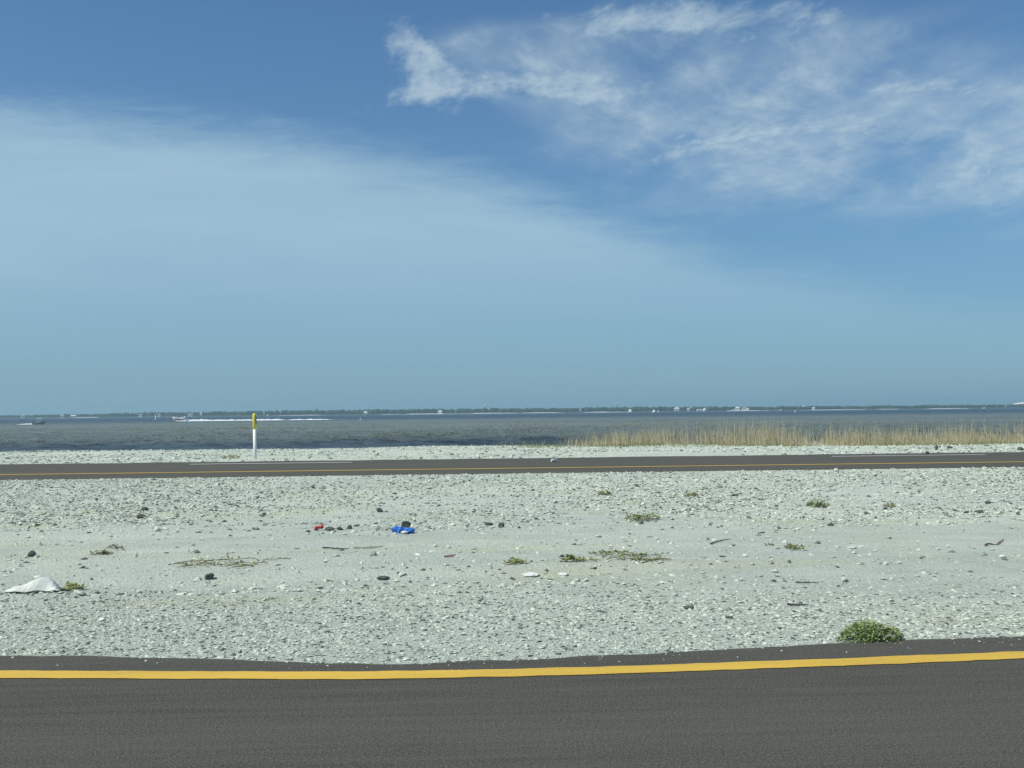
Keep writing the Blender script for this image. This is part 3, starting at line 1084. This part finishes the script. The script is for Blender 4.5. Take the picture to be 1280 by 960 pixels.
# blue bag: two limp lobes drooping either side of a white printed band
c = hit(504, 666)
W = px_size(15, c)
bag = empty('plastic_bag', tuple(c))
tag(bag, 'crumpled bright blue plastic bag with white band lying on rubble', 'bag')
v, f = ICO3
b1 = crumple(v, 5, 0.42, 2.2) * np.array([W * 0.62, W * 0.5, W * 0.34])
b1 = flat_foot(b1 + np.array([-W * .36, 0, W * .20]), 0.0)
link('body', mesh_np('body', b1, f, False), M['blue_bag'], bag)
b2 = crumple(v, 9, 0.42, 2.6) * np.array([W * 0.56, W * 0.46, W * 0.26])
b2 = flat_foot(b2 + np.array([W * .42, .02, W * .15]), 0.0)
link('drooping_end', mesh_np('drooping_end', b2, f, False), M['blue_bag'], bag)
b3 = crumple(v, 14, 0.3, 2.6) * np.array([W * 0.30, W * 0.2, W * 0.11])
b3 = flat_foot(b3 + np.array([W * .10, -W * .42, W * .10]), 0.0)
link('white_band', mesh_np('white_band', b3, f, False), M['white_bag'], bag)
boulder('rock', 'dark grey lump standing right behind the blue bag', 506.5, 659.5, 15, 8.5, M['rock_dark'], 77, group='dark stones lying about')

# red crushed can
c = hit(399, 663)
L = px_size(11, c)
rc = L * 0.27
can = empty('drink_can', tuple(c))
tag(can, 'crushed red drink can lying beside a row of dark stones', 'can')
vv, ff = [], []
ns, nk = 11, 14
for i in range(ns):
    t = i / (ns - 1)
    rr = rc * (0.80 if i in (0, ns - 1) else 1.0) * (1 - 0.35 * math.exp(-((t - .55) / .16) ** 2))
    for k in range(nk):
        a = 6.2832 * k / nk
        vv.append((L * (t - .5), rr * math.cos(a), rc + rr * math.sin(a) * (1 - .25 * math.exp(-((t - .5) / .2) ** 2)) + 0.015 * t))
for i in range(ns - 1):
    for k in range(nk):
        ff.append((i * nk + k, i * nk + (k + 1) % nk, (i + 1) * nk + (k + 1) % nk, (i + 1) * nk + k))
link('body', mesh_py('body', vv, ff, True), M['red'], can)
for i, nm in ((0, 'base'), (ns - 1, 'lid')):
    ring = [vv[i * nk + k] for k in range(nk)]
    sg = -1 if i == 0 else 1
    cen = np.mean(ring, 0)
    pts = [tuple(np.array(q) + [0.002 * sg, 0, 0]) for q in ring] + [tuple(cen + (np.array(q) - cen) * .75 + [-0.006 * sg, 0, 0]) for q in ring]
    fs = [(k, (k + 1) % nk, nk + (k + 1) % nk, nk + k) for k in range(nk)] + [tuple(range(nk, 2 * nk))]
    link(nm, mesh_py(nm, pts, fs), M['metal'], can)
can.rotation_euler = (0, R(-8), R(14))

# white board: a bent, peaked sheet lying with its lower edge raised
c = hit(38, 742)
W = px_size(34, c)
Hh = px_size(16.5, c)
nu, nv_ = 13, 7
gu_, gv = np.meshgrid(np.linspace(-1, 1, nu), np.linspace(0, 1, nv_))
ridge = np.interp(gu_, [-1, -0.45, 0.28, 0.5, 1], [0.02, 0.35, 1.0, 0.75, 0.02])
xx = gu_ * W * (1 - 0.15 * gv)
yy = gv * W * 0.75 + 0.03 * np.sin(gu_ * 3)
zz = Hh * ridge * np.sin(np.clip(gv * 1.15, 0, 1) * math.pi * .78) * 1.0 + 0.018 + 0.006 * np.sin(gu_ * 9 + gv * 4) + 0.014 * (vnoise(gu_ * 3.1 + 9, gv * 3.3, 4) - .5)
zz += ground_z(xx + c[0], yy + c[1]) - c[2]
top = np.stack([xx, yy, zz], -1).reshape(-1, 3)
i0 = (np.arange(nu - 1)[None] + np.arange(nv_ - 1)[:, None] * nu).ravel()
bm_ = mesh_np('discarded_board', top, np.stack([i0, i0 + 1, i0 + 1 + nu, i0 + nu], -1), False)
o = link('discarded_board', bm_, M['card'], None, tuple(c))
sol = o.modifiers.new('thickness', 'SOLIDIFY')
sol.thickness = 0.006
tag(o, 'bent white board lying in the near gravel with a raised peak', 'board')

# paper cup lying on the far carriageway
c = hit(692, 578)
cup = empty('paper_cup', tuple(c), R(20))
tag(cup, 'tiny white paper cup lying on the far carriageway', 'cup')
prof = [(0.040, -0.07), (0.055, 0.07), (0.052, 0.068), (0.037, -0.066)]
mb = MB().lathe(prof, 18)
cv = [(z, x, y + 0.055) for x, y, z in mb.v]
link('cup_body', mesh_py('cup_body', cv, mb.f[:-2], True), M['white_bag'], cup)
rim = MB().tube([(0.07, 0.055 * math.cos(t), 0.055 + 0.055 * math.sin(t)) for t in np.linspace(0, 6.2832, 19)], 0.003, 5)
rim.build('rim', M['white_bag'], cup)
bot = MB().lathe([(0.039, -0.064), (0.039, -0.060)], 18)
link('base', mesh_py('base', [(z, x, y + 0.055) for x, y, z in bot.v], bot.f), M['white_bag'], cup)

# ------------------------------------------------------------------ marker post on the beach
c = hit(319, 574)
k = px_size(1, c)
post = empty('marker_post', tuple(c))
tag(post, 'white marker post with yellow top standing on the beach', 'post')
post.rotation_euler = (0, R(-0.9), 0)
ph_, pr = 57.5 * k, 2.35 * k
ys_ = ph_ - 20 * k
MB().lathe([(pr * .9, -0.35), (pr * .9, ys_ + .1)], 20).build('shaft', M['post_white'], post, smooth=True)
sl = MB().lathe([(pr * .92, ys_), (pr * 1.0, ys_ + .004), (pr * 1.0, ph_ - pr * 1.0)] +
                [(pr * 1.0 * math.cos(a), ph_ - pr + pr * math.sin(a)) for a in np.linspace(0.15, 1.5, 8)], 20).build('yellow_cap', M['post_yellow'], post, smooth=True)
lv, lf = [], []
for i in range(9):
    a = R(-52) + R(72) * i / 8
    for z in (ys_ + 6 * k, ph_ - 4 * k):
        lv.append((pr * 1.02 * math.cos(a), pr * 1.02 * math.sin(a), z))
    if i: lf.append((2 * i - 2, 2 * i, 2 * i + 1, 2 * i - 1))
# dark olive patch on the right of the cap
lab = mesh_py('dark_patch', [(x, y, z) for x, y, z in lv], lf, True)
lo = link('dark_patch', lab, M['black'], sl)
lo.rotation_euler = (0, 0, R(8))

# ------------------------------------------------------------------ boats
def hull_mesh(L, B, D, rake=0.16, bow_rise=0.35, transom=0.85, n=15, draft=0.35):
    """bow at +X; closed hull from keel to sheer with a deck"""
    v, f = [], []
    st = 7
    for i in range(n):
        t = i / (n - 1)
        x = -L / 2 + L * t
        b = B / 2 * (transom + (1 - transom) * min(1, t / .35)) if t < .45 else B / 2 * max(0.02, (1 - ((t - .45) / .55) ** 2.3))
        sheer = D * (1 + bow_rise * t ** 2)
        keel = -draft * (1 - max(0, (t - .6) / .4) ** 2) + sheer * 0.55 * max(0, (t - .72) / .28) ** 2
        pr_ = [(b * .02, keel), (b * .62, keel + (draft * .75) * (1 if t < .8 else .9)), (b * .86, keel + (sheer - keel) * .55), (b, sheer)]
        xo = rake * L * max(0, t - .6) * 0.5
        ring = [(x + xo * ((z - keel) / (sheer - keel + 1e-6)), y, z) for y, z in pr_]
        ring2 = [(q[0], -q[1], q[2]) for q in ring[::-1]]
        v += ring2 + ring
    k = 8
    for i in range(n - 1):
        for j in range(k - 1):
            f.append((i * k + j, i * k + j + 1, (i + 1) * k + j + 1, (i + 1) * k + j))
        f.append((i * k + k - 1, i * k, (i + 1) * k, (i + 1) * k + k - 1))
    f.append(tuple(range(k))[::-1])
    f.append(tuple((n - 1) * k + j for j in range(k)))
    return v, f


def water_at(px, py, dist=None):
    """point on the bay surface seen at a photo column, either at a pixel row or at a distance"""
    d = ray(px, py)
    if dist is not None:
        q = np.array([0, 0, H]) + d * (dist / d[1])
        return np.array([q[0], q[1], WATER_Z])
    return np.array([0, 0, H]) + d * ((WATER_Z - H) / d[2])


# speeding cabin cruiser, bow to the left
c = water_at(225, 526.6)
cr = empty('cabin_cruiser', tuple(c), math.pi)
tag(cr, 'white cabin cruiser speeding across the bay ahead of a long foam wake', 'motor boat')
k = px_size(1, c)
LB = 19.0 * k
trim = R(-5.5)
cr.rotation_euler = (0, trim, math.pi)
hv, hf = hull_mesh(LB, LB * .32, LB * .17, bow_rise=0.45, draft=LB * .06)
hu = link('hull', mesh_py('hull', hv, hf), M['white'], cr)
hu.location = (0, 0, LB * .02)
for s in (-1, 1):
    sv = MB()
    for i in range(10):
        t0, t1 = .02 + .085 * i, .02 + .085 * (i + 1)
        pts = []
        for t in (t0, t1):
            b = LB * .16 * (.85 + .15 * min(1, t / .35)) if t < .45 else LB * .16 * max(0.02, (1 - ((t - .45) / .55) ** 2.3))
            sh = LB * .17 * (1 + .45 * t ** 2)
            pts.append((-LB / 2 + LB * t + .08 * LB * max(0, t - .6) * .6, s * (b * .93 + .03), sh))
        (xa, ya, za), (xb, yb, zb) = pts
        sv.add([(xa, ya, za * .38), (xb, yb, zb * .40), (xb, yb * 1.05, zb * .66), (xa, ya * 1.05, za * .62)], [(0, 1, 2, 3)])
    sv.build('hull_shade_band', M['navy'], hu)  # navy band paints the shade on the hull side into the colour
cb = MB()
h0 = LB * .19
prof = [(-.30, .0), (-.28, .075), (.05, .085), (.20, .045), (.40, .03), (.42, .0)]
for s in (-1, 1):
    cb.v += [(LB * x, s * LB * .115 * (1 if x < .1 else .7 if x < .3 else .35), h0 + LB * z) for x, z in prof]
n6 = len(prof)
cb.f += [tuple(range(n6)), tuple(range(n6, 2 * n6))[::-1]] + [(i, n6 + i, n6 + (i + 1) % n6, (i + 1) % n6) for i in range(n6)]
cabin = cb.build('cabin', M['white'], cr)
w = MB()
w.add([(LB * .06, -LB * .118, h0 + LB * .08), (LB * .19, -LB * .095, h0 + LB * .05), (LB * .19, LB * .095, h0 + LB * .05), (LB * .06, LB * .118, h0 + LB * .08),
       (LB * .02, -LB * .11, h0 + LB * .13), (LB * .02, LB * .11, h0 + LB * .13)], [(0, 1, 4), (1, 2, 5, 4), (2, 3, 5)])
w.build('windscreen', M['glass'], cabin)
ar = MB()
for s in (-1, 1):
    ar.tube([(-LB * .20, s * LB * .13, h0), (-LB * .27, s * LB * .12, h0 + LB * .14), (-LB * .30, s * LB * .10, h0 + LB * .17)], LB * .018, 6)
ar.tube([(-LB * .30, -LB * .10, h0 + LB * .17), (-LB * .30, LB * .10, h0 + LB * .17)], LB * .022, 6)
ar.build('radar_arch', M['white'], cr)
rl = MB()
for s in (-1, 1):
    rl.tube([(LB * .1, s * LB * .13, h0 + LB * .05), (LB * .35, s * LB * .07, h0 + LB * .09), (LB * .50, 0, h0 + LB * .11)], LB * .005, 5)
rl.build('bow_rail', M['metal'], cr)
MB().box(-LB * .56, -LB * .49, -LB * .10, LB * .10, 0.0, LB * .03).build('swim_platform', M['white'], cr)

# foam: a churned ridge behind the boat; starts at the boat and thins out astern
def wake(name, label, p0, p1, h, w, seed):
    n = 160
    v, f = [], []
    for i in range(n):
        t = i / (n - 1)
        q = p0 * (1 - t) + p1 * t
        g_ = np.interp(t, [0, .03, .15, .5, .8, 1], [0.5, 1.2, .85, .6, .38, .1])
        no = float(fbm(t * 40, seed, seed, 4))
        gap = 1.0 if t < .55 else float(np.clip((fbm(t * 16, 3.3, seed + 1, 2) - .36) * 6, 0, 1))
        hh_ = h * g_ * (.45 + 1.1 * no) * gap
        prf = [(-1, -0.25), (-.45, .35), (-.15, .9), (.12, 1.0), (.5, .45), (1, -0.25)]
        for a_, b_ in prf:
            jj = float(fbm(t * 60 + a_ * 3, a_ * 5, seed + 9, 3)) + .5
            v.append((q[0], q[1] + a_ * w * (1 + t * 1.2), WATER_Z + (b_ * hh_ * jj if b_ > 0 else -0.12)))
    k_ = 6
    for i in range(n - 1):
        for j in range(k_ - 1):
            f.append((i * k_ + j, (i + 1) * k_ + j, (i + 1) * k_ + j + 1, i * k_ + j + 1))
    o = link(name, mesh_np(name, v, f, False), M['foam'])
    return tag(o, label, 'wake', kind='stuff')


stern = np.array([c[0] + LB * .30, c[1], 0])
wake('boat_wake', 'long white foam wake trailing behind the cabin cruiser', stern, np.array([water_at(442, 524, c[1] + 6)[0], c[1] + 6, 0]), 0.85, 1.6, 3)
# bow spray thrown out along the hull
sp = wake('bow_spray', 'white spray thrown out along the hull of the cabin cruiser', np.array([c[0] + LB * .5, c[1] - LB * .2, 0]), np.array([c[0] - LB * .22, c[1] - LB * .17, 0]), 0.55, 0.6, 8)

# centre-console boat with a canopy, bow to the right
c = water_at(49, 530.4)
k = px_size(1, c)
LC = 14.5 * k
cc = empty('console_boat', tuple(c), R(8))
tag(cc, 'small grey hulled boat with flat white canopy heading along the bay', 'motor boat')
hv, hf = hull_mesh(LC, LC * .33, LC * .16, bow_rise=0.5, draft=LC * .05)
link('hull', mesh_py('hull', hv, hf), M['grey'], cc)
dk = MB().box(-LC * .02, LC * .10, -LC * .07, LC * .07, LC * .10, LC * .30).build('console', M['white'], cc)
MB().add([(LC * .10, -LC * .07, LC * .30), (LC * .10, LC * .07, LC * .30), (LC * .05, LC * .07, LC * .37), (LC * .05, -LC * .07, LC * .37)], [(0, 1, 2, 3)]).build('windscreen', M['glass'], dk)
MB().box(-LC * .20, LC * .26, -LC * .14, LC * .14, LC * .46, LC * .54).build('canopy', M['white'], cc)
for sx in (-.13, .16):
    for s in (-1, 1):
        MB().tube([(LC * sx, s * LC * .12, LC * .12), (LC * sx * 1.1, s * LC * .11, LC * .47)], LC * .013, 6).build('canopy_post', M['metal'], cc)
om = MB().box(-LC * .58, -LC * .50, -LC * .045, LC * .045, LC * .10, LC * .24)
om.box(-LC * .56, -LC * .52, -LC * .02, LC * .02, -LC * .08, LC * .10)
om.build('outboard_motor', M['navy'], cc)
MB().box(-LC * .22, -LC * .12, -LC * .08, LC * .08, LC * .10, LC * .22).build('seat', M['white'], cc)
wake('boat_wake', 'short white foam wake behind the boat with the canopy', np.array([c[0] - LC * .52, c[1], 0]), np.array([c[0] - LC * 1.75, c[1] - 1, 0]), 0.42, 0.9, 5)


def sailboat(label, px, py, dist, L, mast, sail=1.0, jib=0.0, rz=0.0, two=False, group=None, tent=0.0):
    c_ = water_at(px, py, dist)
    o = empty('sailboat', tuple(c_), rz)
    tag(o, label, 'sailboat', group)
    hv_, hf_ = hull_mesh(L, L * .28, L * .11, bow_rise=0.3, draft=L * .05)
    hl = link('hull', mesh_py('hull', hv_, hf_), M['white'], o)
    MB().box(-L * .15, L * .18, -L * .08, L * .08, L * .11, L * .19).build('cabin', M['white'], hl)
    mx = L * .08
    MB().tube([(mx, 0, 0), (mx, 0, mast)], [L * .012, L * .007], 6).build('mast', M['metal'], o)
    MB().tube([(mx, 0, L * .22), (mx - L * .45, 0, L * .22)], L * .009, 6).build('boom', M['metal'], o)
    if two:
        MB().tube([(-L * .33, 0, 0), (-L * .33, 0, mast * .8)], [L * .011, L * .006], 6).build('mizzen_mast', M['metal'], o)
    if sail:
        n_ = 9
        v_, f_ = [], []
        for i in range(n_):
            t = i / (n_ - 1)
            for j in range(5):
                s = j / 4
                w_ = L * .45 * (1 - t) ** .8
                bel = .05 * L * math.sin(math.pi * s) * (1 - t * .6)
                v_.append((mx - .02 - w_ * s, bel, L * .24 + (mast * sail - L * .26) * t))
        for i in range(n_ - 1):
            for j in range(4):
                f_.append((i * 5 + j, i * 5 + j + 1, (i + 1) * 5 + j + 1, (i + 1) * 5 + j))
        so_ = link('mainsail', mesh_py('mainsail', v_, f_, True), M['sail'], o)
        m_ = so_.modifiers.new('thickness', 'SOLIDIFY')
        m_.thickness = 0.01
    if jib:
        v_ = [(L * .52, 0, L * .16), (mx + .05, L * .02, L * .2), (mx + .02, 0, mast * jib), (L * .26, L * .05, L * .35)]
        jo = link('jib', mesh_py('jib', v_, [(0, 1, 3), (1, 2, 3), (2, 0, 3)], True), M['sail'], o)
        jo.modifiers.new('thickness', 'SOLIDIFY').thickness = 0.01
    if tent:
        MB().add([(-L * .45, -L * .12, L * .13), (L * .05, -L * .12, L * .13), (L * .05, L * .12, L * .13), (-L * .45, L * .12, L * .13), (-L * .40, 0, L * tent), (0, 0, L * tent)],
                 [(0, 1, 5, 4), (2, 3, 4, 5), (0, 4, 3), (1, 2, 5)]).build('boom_tent', M['sail'], o)
    return o


sailboat('small sailboat with raised white mainsail near the cabin cruiser', 194.2, 524.5, 700, 4.3, 7.0, 0.62, 0.0, R(120))
sailboat('anchored sailboat with a broad white boom tent, alone off the far shore', 786, 515, 1900, 11.0, 19.0, 0, 0, R(170), True, tent=0.62)
sailboat('anchored two masted sailboat, one of a close pair off the far shore', 816.5, 515, 1950, 9.0, 18.5, 0, 0, R(140), True, 'pair of sailboats off the far shore', tent=0.55)
sailboat('anchored sailboat with a single mast, one of a close pair off the far shore', 822.3, 515, 2000, 7.0, 18.5, 0, 0, R(95), False, 'pair of sailboats off the far shore', tent=0.62)
sailboat('tiny distant sailboat beyond the wake next to the white and yellow post', 334.5, 519, 2300, 6.5, 11.0, 0.55, 0.0, R(160))


def small_boat(label, px, dist, L, rz, tall=0.25, name='motor_boat'):
    c_ = water_at(px, 514, dist)
    o = empty(name, tuple(c_), rz)
    tag(o, label, 'motor boat', 'white motor boats off the far shore')
    hv_, hf_ = hull_mesh(L, L * .3, L * .16, bow_rise=0.4, draft=L * .05)
    link('hull', mesh_py('hull', hv_, hf_), M['white'], o)
    cb_ = MB().box(-L * .25, L * .15, -L * .11, L * .11, L * .15, L * (.15 + tall)).build('cabin', M['white'], o)
    MB().box(-L * .20, L * .153, -L * .113, L * .113, L * (.15 + tall * .5), L * (.15 + tall * .8)).build('window', M['glass'], cb_)
    MB().tube([(-L * .1, 0, L * (.15 + tall)), (-L * .13, 0, L * (.35 + tall))], L * .01, 5).build('aerial', M['metal'], o)
    return o


small_boat('broad white motor yacht in front of a pale shore strip beyond the grass', 976.8, 1700, 9.0, R(8), 0.24)
small_boat('tiny white motor boat closest to the dry grass, beside the broad yacht', 994, 900, 2.9, R(60), 0.4)
small_boat('white motor boat under the far tree line between yacht and edge of bay', 1121.3, 2400, 6.5, R(20), 0.35)
small_boat('wide low white motor boat beside the large pale hall across the bay', 1231.3, 2100, 10.5, R(5), 0.16)

# channel buoy
c = water_at(451, 524.6)
by = empty('channel_buoy', tuple(c))
tag(by, 'pale green channel buoy floating past the end of the long wake', 'buoy')
MB().lathe([(.5, -.4), (.62, 0), (.55, .25), (.30, .40)], 14).build('float', M['grey'], by, smooth=True)
tw = MB()
for a in (0, 2.09, 4.19):
    tw.tube([(.3 * math.cos(a), .3 * math.sin(a), .38), (.10 * math.cos(a), .10 * math.sin(a), 1.0)], .035, 5)
tw.build('tower', M['metal'], by)
MB().lathe([(.16, .95), (.16, 1.3), (.05, 1.36)], 12).build('lantern', plain('buoy_green', (.30, .50, .36), .5), by, smooth=True)

# ------------------------------------------------------------------ far shore
SH = 3300.0
def shore_y(x):
    return SH + 120 * (fbm(np.asarray(x) / 500, np.asarray(x) * 0 + 2, 101, 3) - .5) + np.clip(-np.asarray(x) - 900, 0, 3000) * 0.35


fx = np.linspace(-3600, 3400, 240)
v, f = [], []
rowd = [(-12, -1.6), (6, -0.4), (30, 1.2), (90, 3.0), (300, 4.5), (800, 5.0), (815, -2)]
for x in fx:
    y0 = float(shore_y(x))
    v += [(x, y0 + a, b * (1 if b < 1 else .7 + .6 * float(vnoise(x / 90, a, 5)))) for a, b in rowd]
kk = len(rowd)
for i in range(len(fx) - 1):
    for j in range(kk - 1):
        f.append((i * kk + j, (i + 1) * kk + j, (i + 1) * kk + j + 1, i * kk + j + 1))
tag(link('far_shore', mesh_np('far_shore', v, f, True), M['far_land']), 'low wooded land across the bay', 'land', kind='structure')


def shore_x(px):
    d = ray(px, 516)
    return d[0] / d[1]


# pale beach strips along the far waterline
for i, (a, b, hgt) in enumerate([(476, 648, 2.1), (652, 705, 1.7), (728, 779, 1.9), (908, 962, 1.9), (1000, 1085, 1.5), (1100, 1128, 1.3), (1158, 1212, 2.2), (346, 400, 1.2), (60, 100, 1.5)]):
    xa, xb = shore_x(a) * SH, shore_x(b) * SH
    n = max(6, int((xb - xa) / 12))
    v, f = [], []
    for j, x in enumerate(np.linspace(xa, xb, n)):
        y0 = float(shore_y(x)) - 16
        tt = math.sin(math.pi * (j + .5) / n) ** .25
        hz_ = hgt * tt * (.75 + .5 * float(vnoise(x / 25, 3, i))) * (0.35 if vnoise(x / 40, 9, i + 3) < .22 else 1)
        v += [(x, y0, -1.3), (x, y0 + 6, -1.0 + hz_ * .55), (x, y0 + 14, -1.0 + hz_), (x, y0 + 42, -0.8 + hz_ * 1.1)]
        if j:
            for q in range(3):
                e_ = 4 * (j - 1) + q
                f.append((e_, e_ + 4, e_ + 5, e_ + 1))
    tag(link('beach', mesh_np('beach', v, f, True), M['far_sand']), 'pale sand beach strip at the foot of the far wooded shore', kind='structure')

# wooded belt: reads as one mass at this distance
n = 3600
tx = rng.uniform(-3500, 3300, n)
front = rng.random(n) ** 1.6
ty = shore_y(tx) + 45 + front * 260
dens = fbm(tx / 130, tx * 0 + 1, 111, 3)
hgt_map = np.interp(tx / SH, [-1.1, -.62, -.50, -.40, -.37, -.30, -.22, -.16, .0, .12, .2, .3, .42, .6, 1.0],
                    [9, 9.5, 9.5, 10.5, 14, 13.5, 15.5, 15.5, 15, 15, 14, 12, 11.5, 11, 11])
ht = hgt_map * (0.60 + 0.30 * rng.random(n) + 0.5 * (fbm(tx / 60, ty / 60, 121, 3) - .3))
keep = rng.random(n) < np.clip(.65 + dens * .6, 0, 1)
tx, ty, ht = tx[keep], ty[keep], ht[keep]
n = len(tx)
bv, bf = ICO1
nv = len(bv)
jit = 1 + (rng.random((n, nv)) - .5) * .55
w_ = (4.0 + 4.5 * rng.random(n))
V = bv[None] * jit[..., None] * np.stack([w_, w_, ht * .52], -1)[:, None, :]
V[..., 2] += (2.5 + ht * .5)[:, None]
V[..., 0] += tx[:, None]
V[..., 1] += ty[:, None]
Fc = (bf[None] + (np.arange(n) * nv)[:, None, None]).reshape(-1, 3)
o = link('woodland', mesh_np('woodland', V.reshape(-1, 3), Fc, False, np.clip(np.repeat(rng.random(n), nv) + (rng.random(n * nv) - .5) * .5, 0, 1)), M['far_tree'])
tag(o, 'dark tree belt along the far shore of the bay', 'woodland', kind='stuff')


def house(label, px, w, h, dy, wm_, rm, gable=0.35, z0=2.0, group='houses on the far shore', name='house', cat='house'):
    x = shore_x(px) * SH
    y = float(shore_y(x)) + dy
    x = shore_x(px) * y
    o = empty(name, (x, y, z0 - 1.0))
    tag(o, label, cat, group)
    d = w * .6
    MB().box(-w / 2, w / 2, -d / 2, d / 2, -1.5, h + 1.0).build('wall', wm_, o)
    rz = h + 1.0
    e = w * .06
    g_ = w * gable
    MB().add([(-w / 2 - e, -d / 2 - e, rz - .2), (w / 2 + e, -d / 2 - e, rz - .2), (w / 2 + e, d / 2 + e, rz - .2), (-w / 2 - e, d / 2 + e, rz - .2),
              (-w / 2 + w * .18, 0, rz + g_), (w / 2 - w * .18, 0, rz + g_)],
             [(0, 1, 5, 4), (2, 3, 4, 5), (1, 2, 5), (3, 0, 4), (3, 2, 1, 0)]).build('roof', rm, o)
    nw = max(2, int(w / 4.5))
    for i in range(nw):
        cx_ = -w / 2 + w * (i + .5) / nw
        MB().box(cx_ - w / nw * .22, cx_ + w / nw * .22, -d / 2 - .06, -d / 2 + .1, h * .45 + .2, h * .45 + 1.7).build('window', M['glass'], o)
    return o


house('pale house among trees directly above the canopy boat', 29, 15, 4, 20, M['wall_tan'], M['roof_grey'])
house('pale waterfront house just right of the canopy boat', 78, 16, 4, 20, M['wall_tan'], M['roof_grey'])
house('low pale waterfront house at the end of a pale strip', 92, 18, 3.5, 20, M['wall_tan'], M['roof_white'], 0.2)
house('white waterfront house short of the small sailboat', 176, 11, 4.5, 20, M['wall_pale'], M['roof_grey'])
house('white waterfront house right behind the small sailboat', 199, 10, 4.5, 20, M['wall_pale'], M['roof_grey'])
house('wide pale house above the stern of the cabin cruiser', 238, 17, 4, 24, M['wall_pale'], M['roof_grey'], 0.25)
house('white house high in the trees above the start of the wake', 252, 9, 5, 60, M['wall_pale'], M['roof_white'], z0=5)
house('pale house under trees above the far end of the wake', 457, 13, 4.5, 22, M['wall_tan'], M['roof_white'])
house('bright white isolated house amid the dark tree belt', 550, 14, 4.5, 10, M['wall_pale'], M['roof_white'], 0.3, z0=3)
house('white house with wide roof just right of the sailboat pair', 846, 16, 5, 14, M['wall_pale'], M['roof_white'], 0.3, z0=4)
house('small white house short of the round white dome', 860.5, 8, 4, 16, M['wall_pale'], M['roof_white'], z0=4)
house('long low white waterfront building touching the round dome', 874, 18, 2.6, 4, M['wall_pale'], M['roof_white'], .1)
house('bright white house right of the round dome', 922, 15, 5, 10, M['wall_pale'], M['roof_white'], .3, z0=4)
house('low white house nestling beneath the bright white one', 917.5, 11, 3, 2, M['wall_pale'], M['roof_grey'], .2, z0=1)
house('grey roofed house next to the bright white one', 930, 14, 5, 30, M['wall_pale'], M['roof_grey'], .3, z0=4)
house('small white house at the waterside past the grey roofed house', 934.5, 9, 4, 4, M['wall_pale'], M['roof_white'], .4, z0=1)
house('pale house above the trees beyond the broad white yacht', 1004, 15, 5, 70, M['wall_tan'], M['roof_white'], .25, z0=6)
house('tiny white house on the shore past the broad white yacht', 1017, 8, 5, 4, M['wall_pale'], M['roof_white'], .4)

# white dome
x = shore_x(880) * (SH - 12)
dm = empty('dome_building', (x, SH - 8 + float(shore_y(x)) - SH, -0.6))
tag(dm, 'round white dome on the waterfront across the bay', 'dome')
MB().lathe([(6.4, -0.8), (6.4, 2.2), (6.2, 4.2)], 24).build('wall', M['wall_pale'], dm, smooth=False)
MB().lathe([(6.5 * math.cos(a), 4.0 + 6.2 * math.sin(a)) for a in np.linspace(0.0, 1.5, 12)], 24).build('dome', M['roof_white'], dm, smooth=True)
MB().box(-1.2, 1.2, -6.6, -6.2, -.5, 2.2).build('door', M['glass'], dm)


def water_tower(label, px, py_top, dist, r_, group='water towers'):
    d = ray(px, py_top)
    topz = H + d[2] * dist / d[1]
    x = d[0] * dist / d[1]
    o = empty('water_tower', (x, dist, 3.0))
    tag(o, label, 'water tower', group)
    zc = topz - 3.0 - r_ * .8
    tk = MB().lathe([(r_ * math.cos(a), zc + r_ * .8 * math.sin(a)) for a in np.linspace(-1.45, 1.5, 16)], 20).build('tank', M['roof_white'], o, smooth=True)
    MB().lathe([(r_ * 1.06, zc - .3), (r_ * 1.06, zc + .3)], 20).build('walkway', M['grey'], tk)
    MB().lathe([(r_ * .38, -1.5), (r_ * .22, 5), (r_ * .2, zc - r_ * .6), (r_ * .45, zc - r_ * .72)], 14).build('stem', M['grey'], o, smooth=True)
    return o


water_tower('pale water tower with its tank above the trees, the nearer of two to the post', 606, 506.2, 3620, 4.6)
water_tower('pale water tower standing above the trees near the lone anchored sailboat', 771, 503.6, 3620, 4.2)

# long pale hall whose roof steps up beyond the trees at the edge of the bay
xh = shore_x(1284) * 3450
hall = empty('hall', (xh, 3450, 3.0))
tag(hall, 'large long pale hall with low curved white roof rising above far trees', 'hall')
MB().box(-38, 60, -20, 20, -4, 10).build('wall', M['wall_pale'], hall)
v, f = [], []
for i in range(25):
    t = i / 24
    x = -54 + 120 * t
    z = float(np.interp(t, [0, .12, .22, .45, 1], [9.2, 11.5, 15.0, 18.0, 19.5]))
    v += [(x, -23, z - 3.0), (x, -22, z), (x, 0, z + 1.2), (x, 22, z), (x, 23, z - 3.0)]
    if i:
        for q in range(4):
            e_ = 5 * (i - 1) + q
            f.append((e_, e_ + 5, e_ + 6, e_ + 1))
link('roof', mesh_py('roof', v, f, True), M['roof_white'], hall)
for i in range(8):
    MB().box(-34 + 11.5 * i, -28 + 11.5 * i, -20.1, -19.8, 3, 7).build('window', M['glass'], hall)

# ------------------------------------------------------------------ sea haze
hb = MB().box(-9500, 9500, -4200, 7900, -4.6, 62)
m = bpy.data.materials.new('haze')
m.use_nodes = True
t = m.node_tree
t.nodes.clear()
pv = t.nodes.new('ShaderNodeVolumePrincipled')
pv.inputs['Color'].default_value = (0.58, 0.88, 1.0, 1)
pv.inputs['Density'].default_value = 1.6e-4
pv.inputs['Anisotropy'].default_value = 0.2
ou = t.nodes.new('ShaderNodeOutputMaterial')
t.links.new(pv.outputs[0], ou.inputs['Volume'])
hz_o = hb.build('haze', m)
tag(hz_o, 'thin summer haze over the bay', 'haze', kind='stuff')
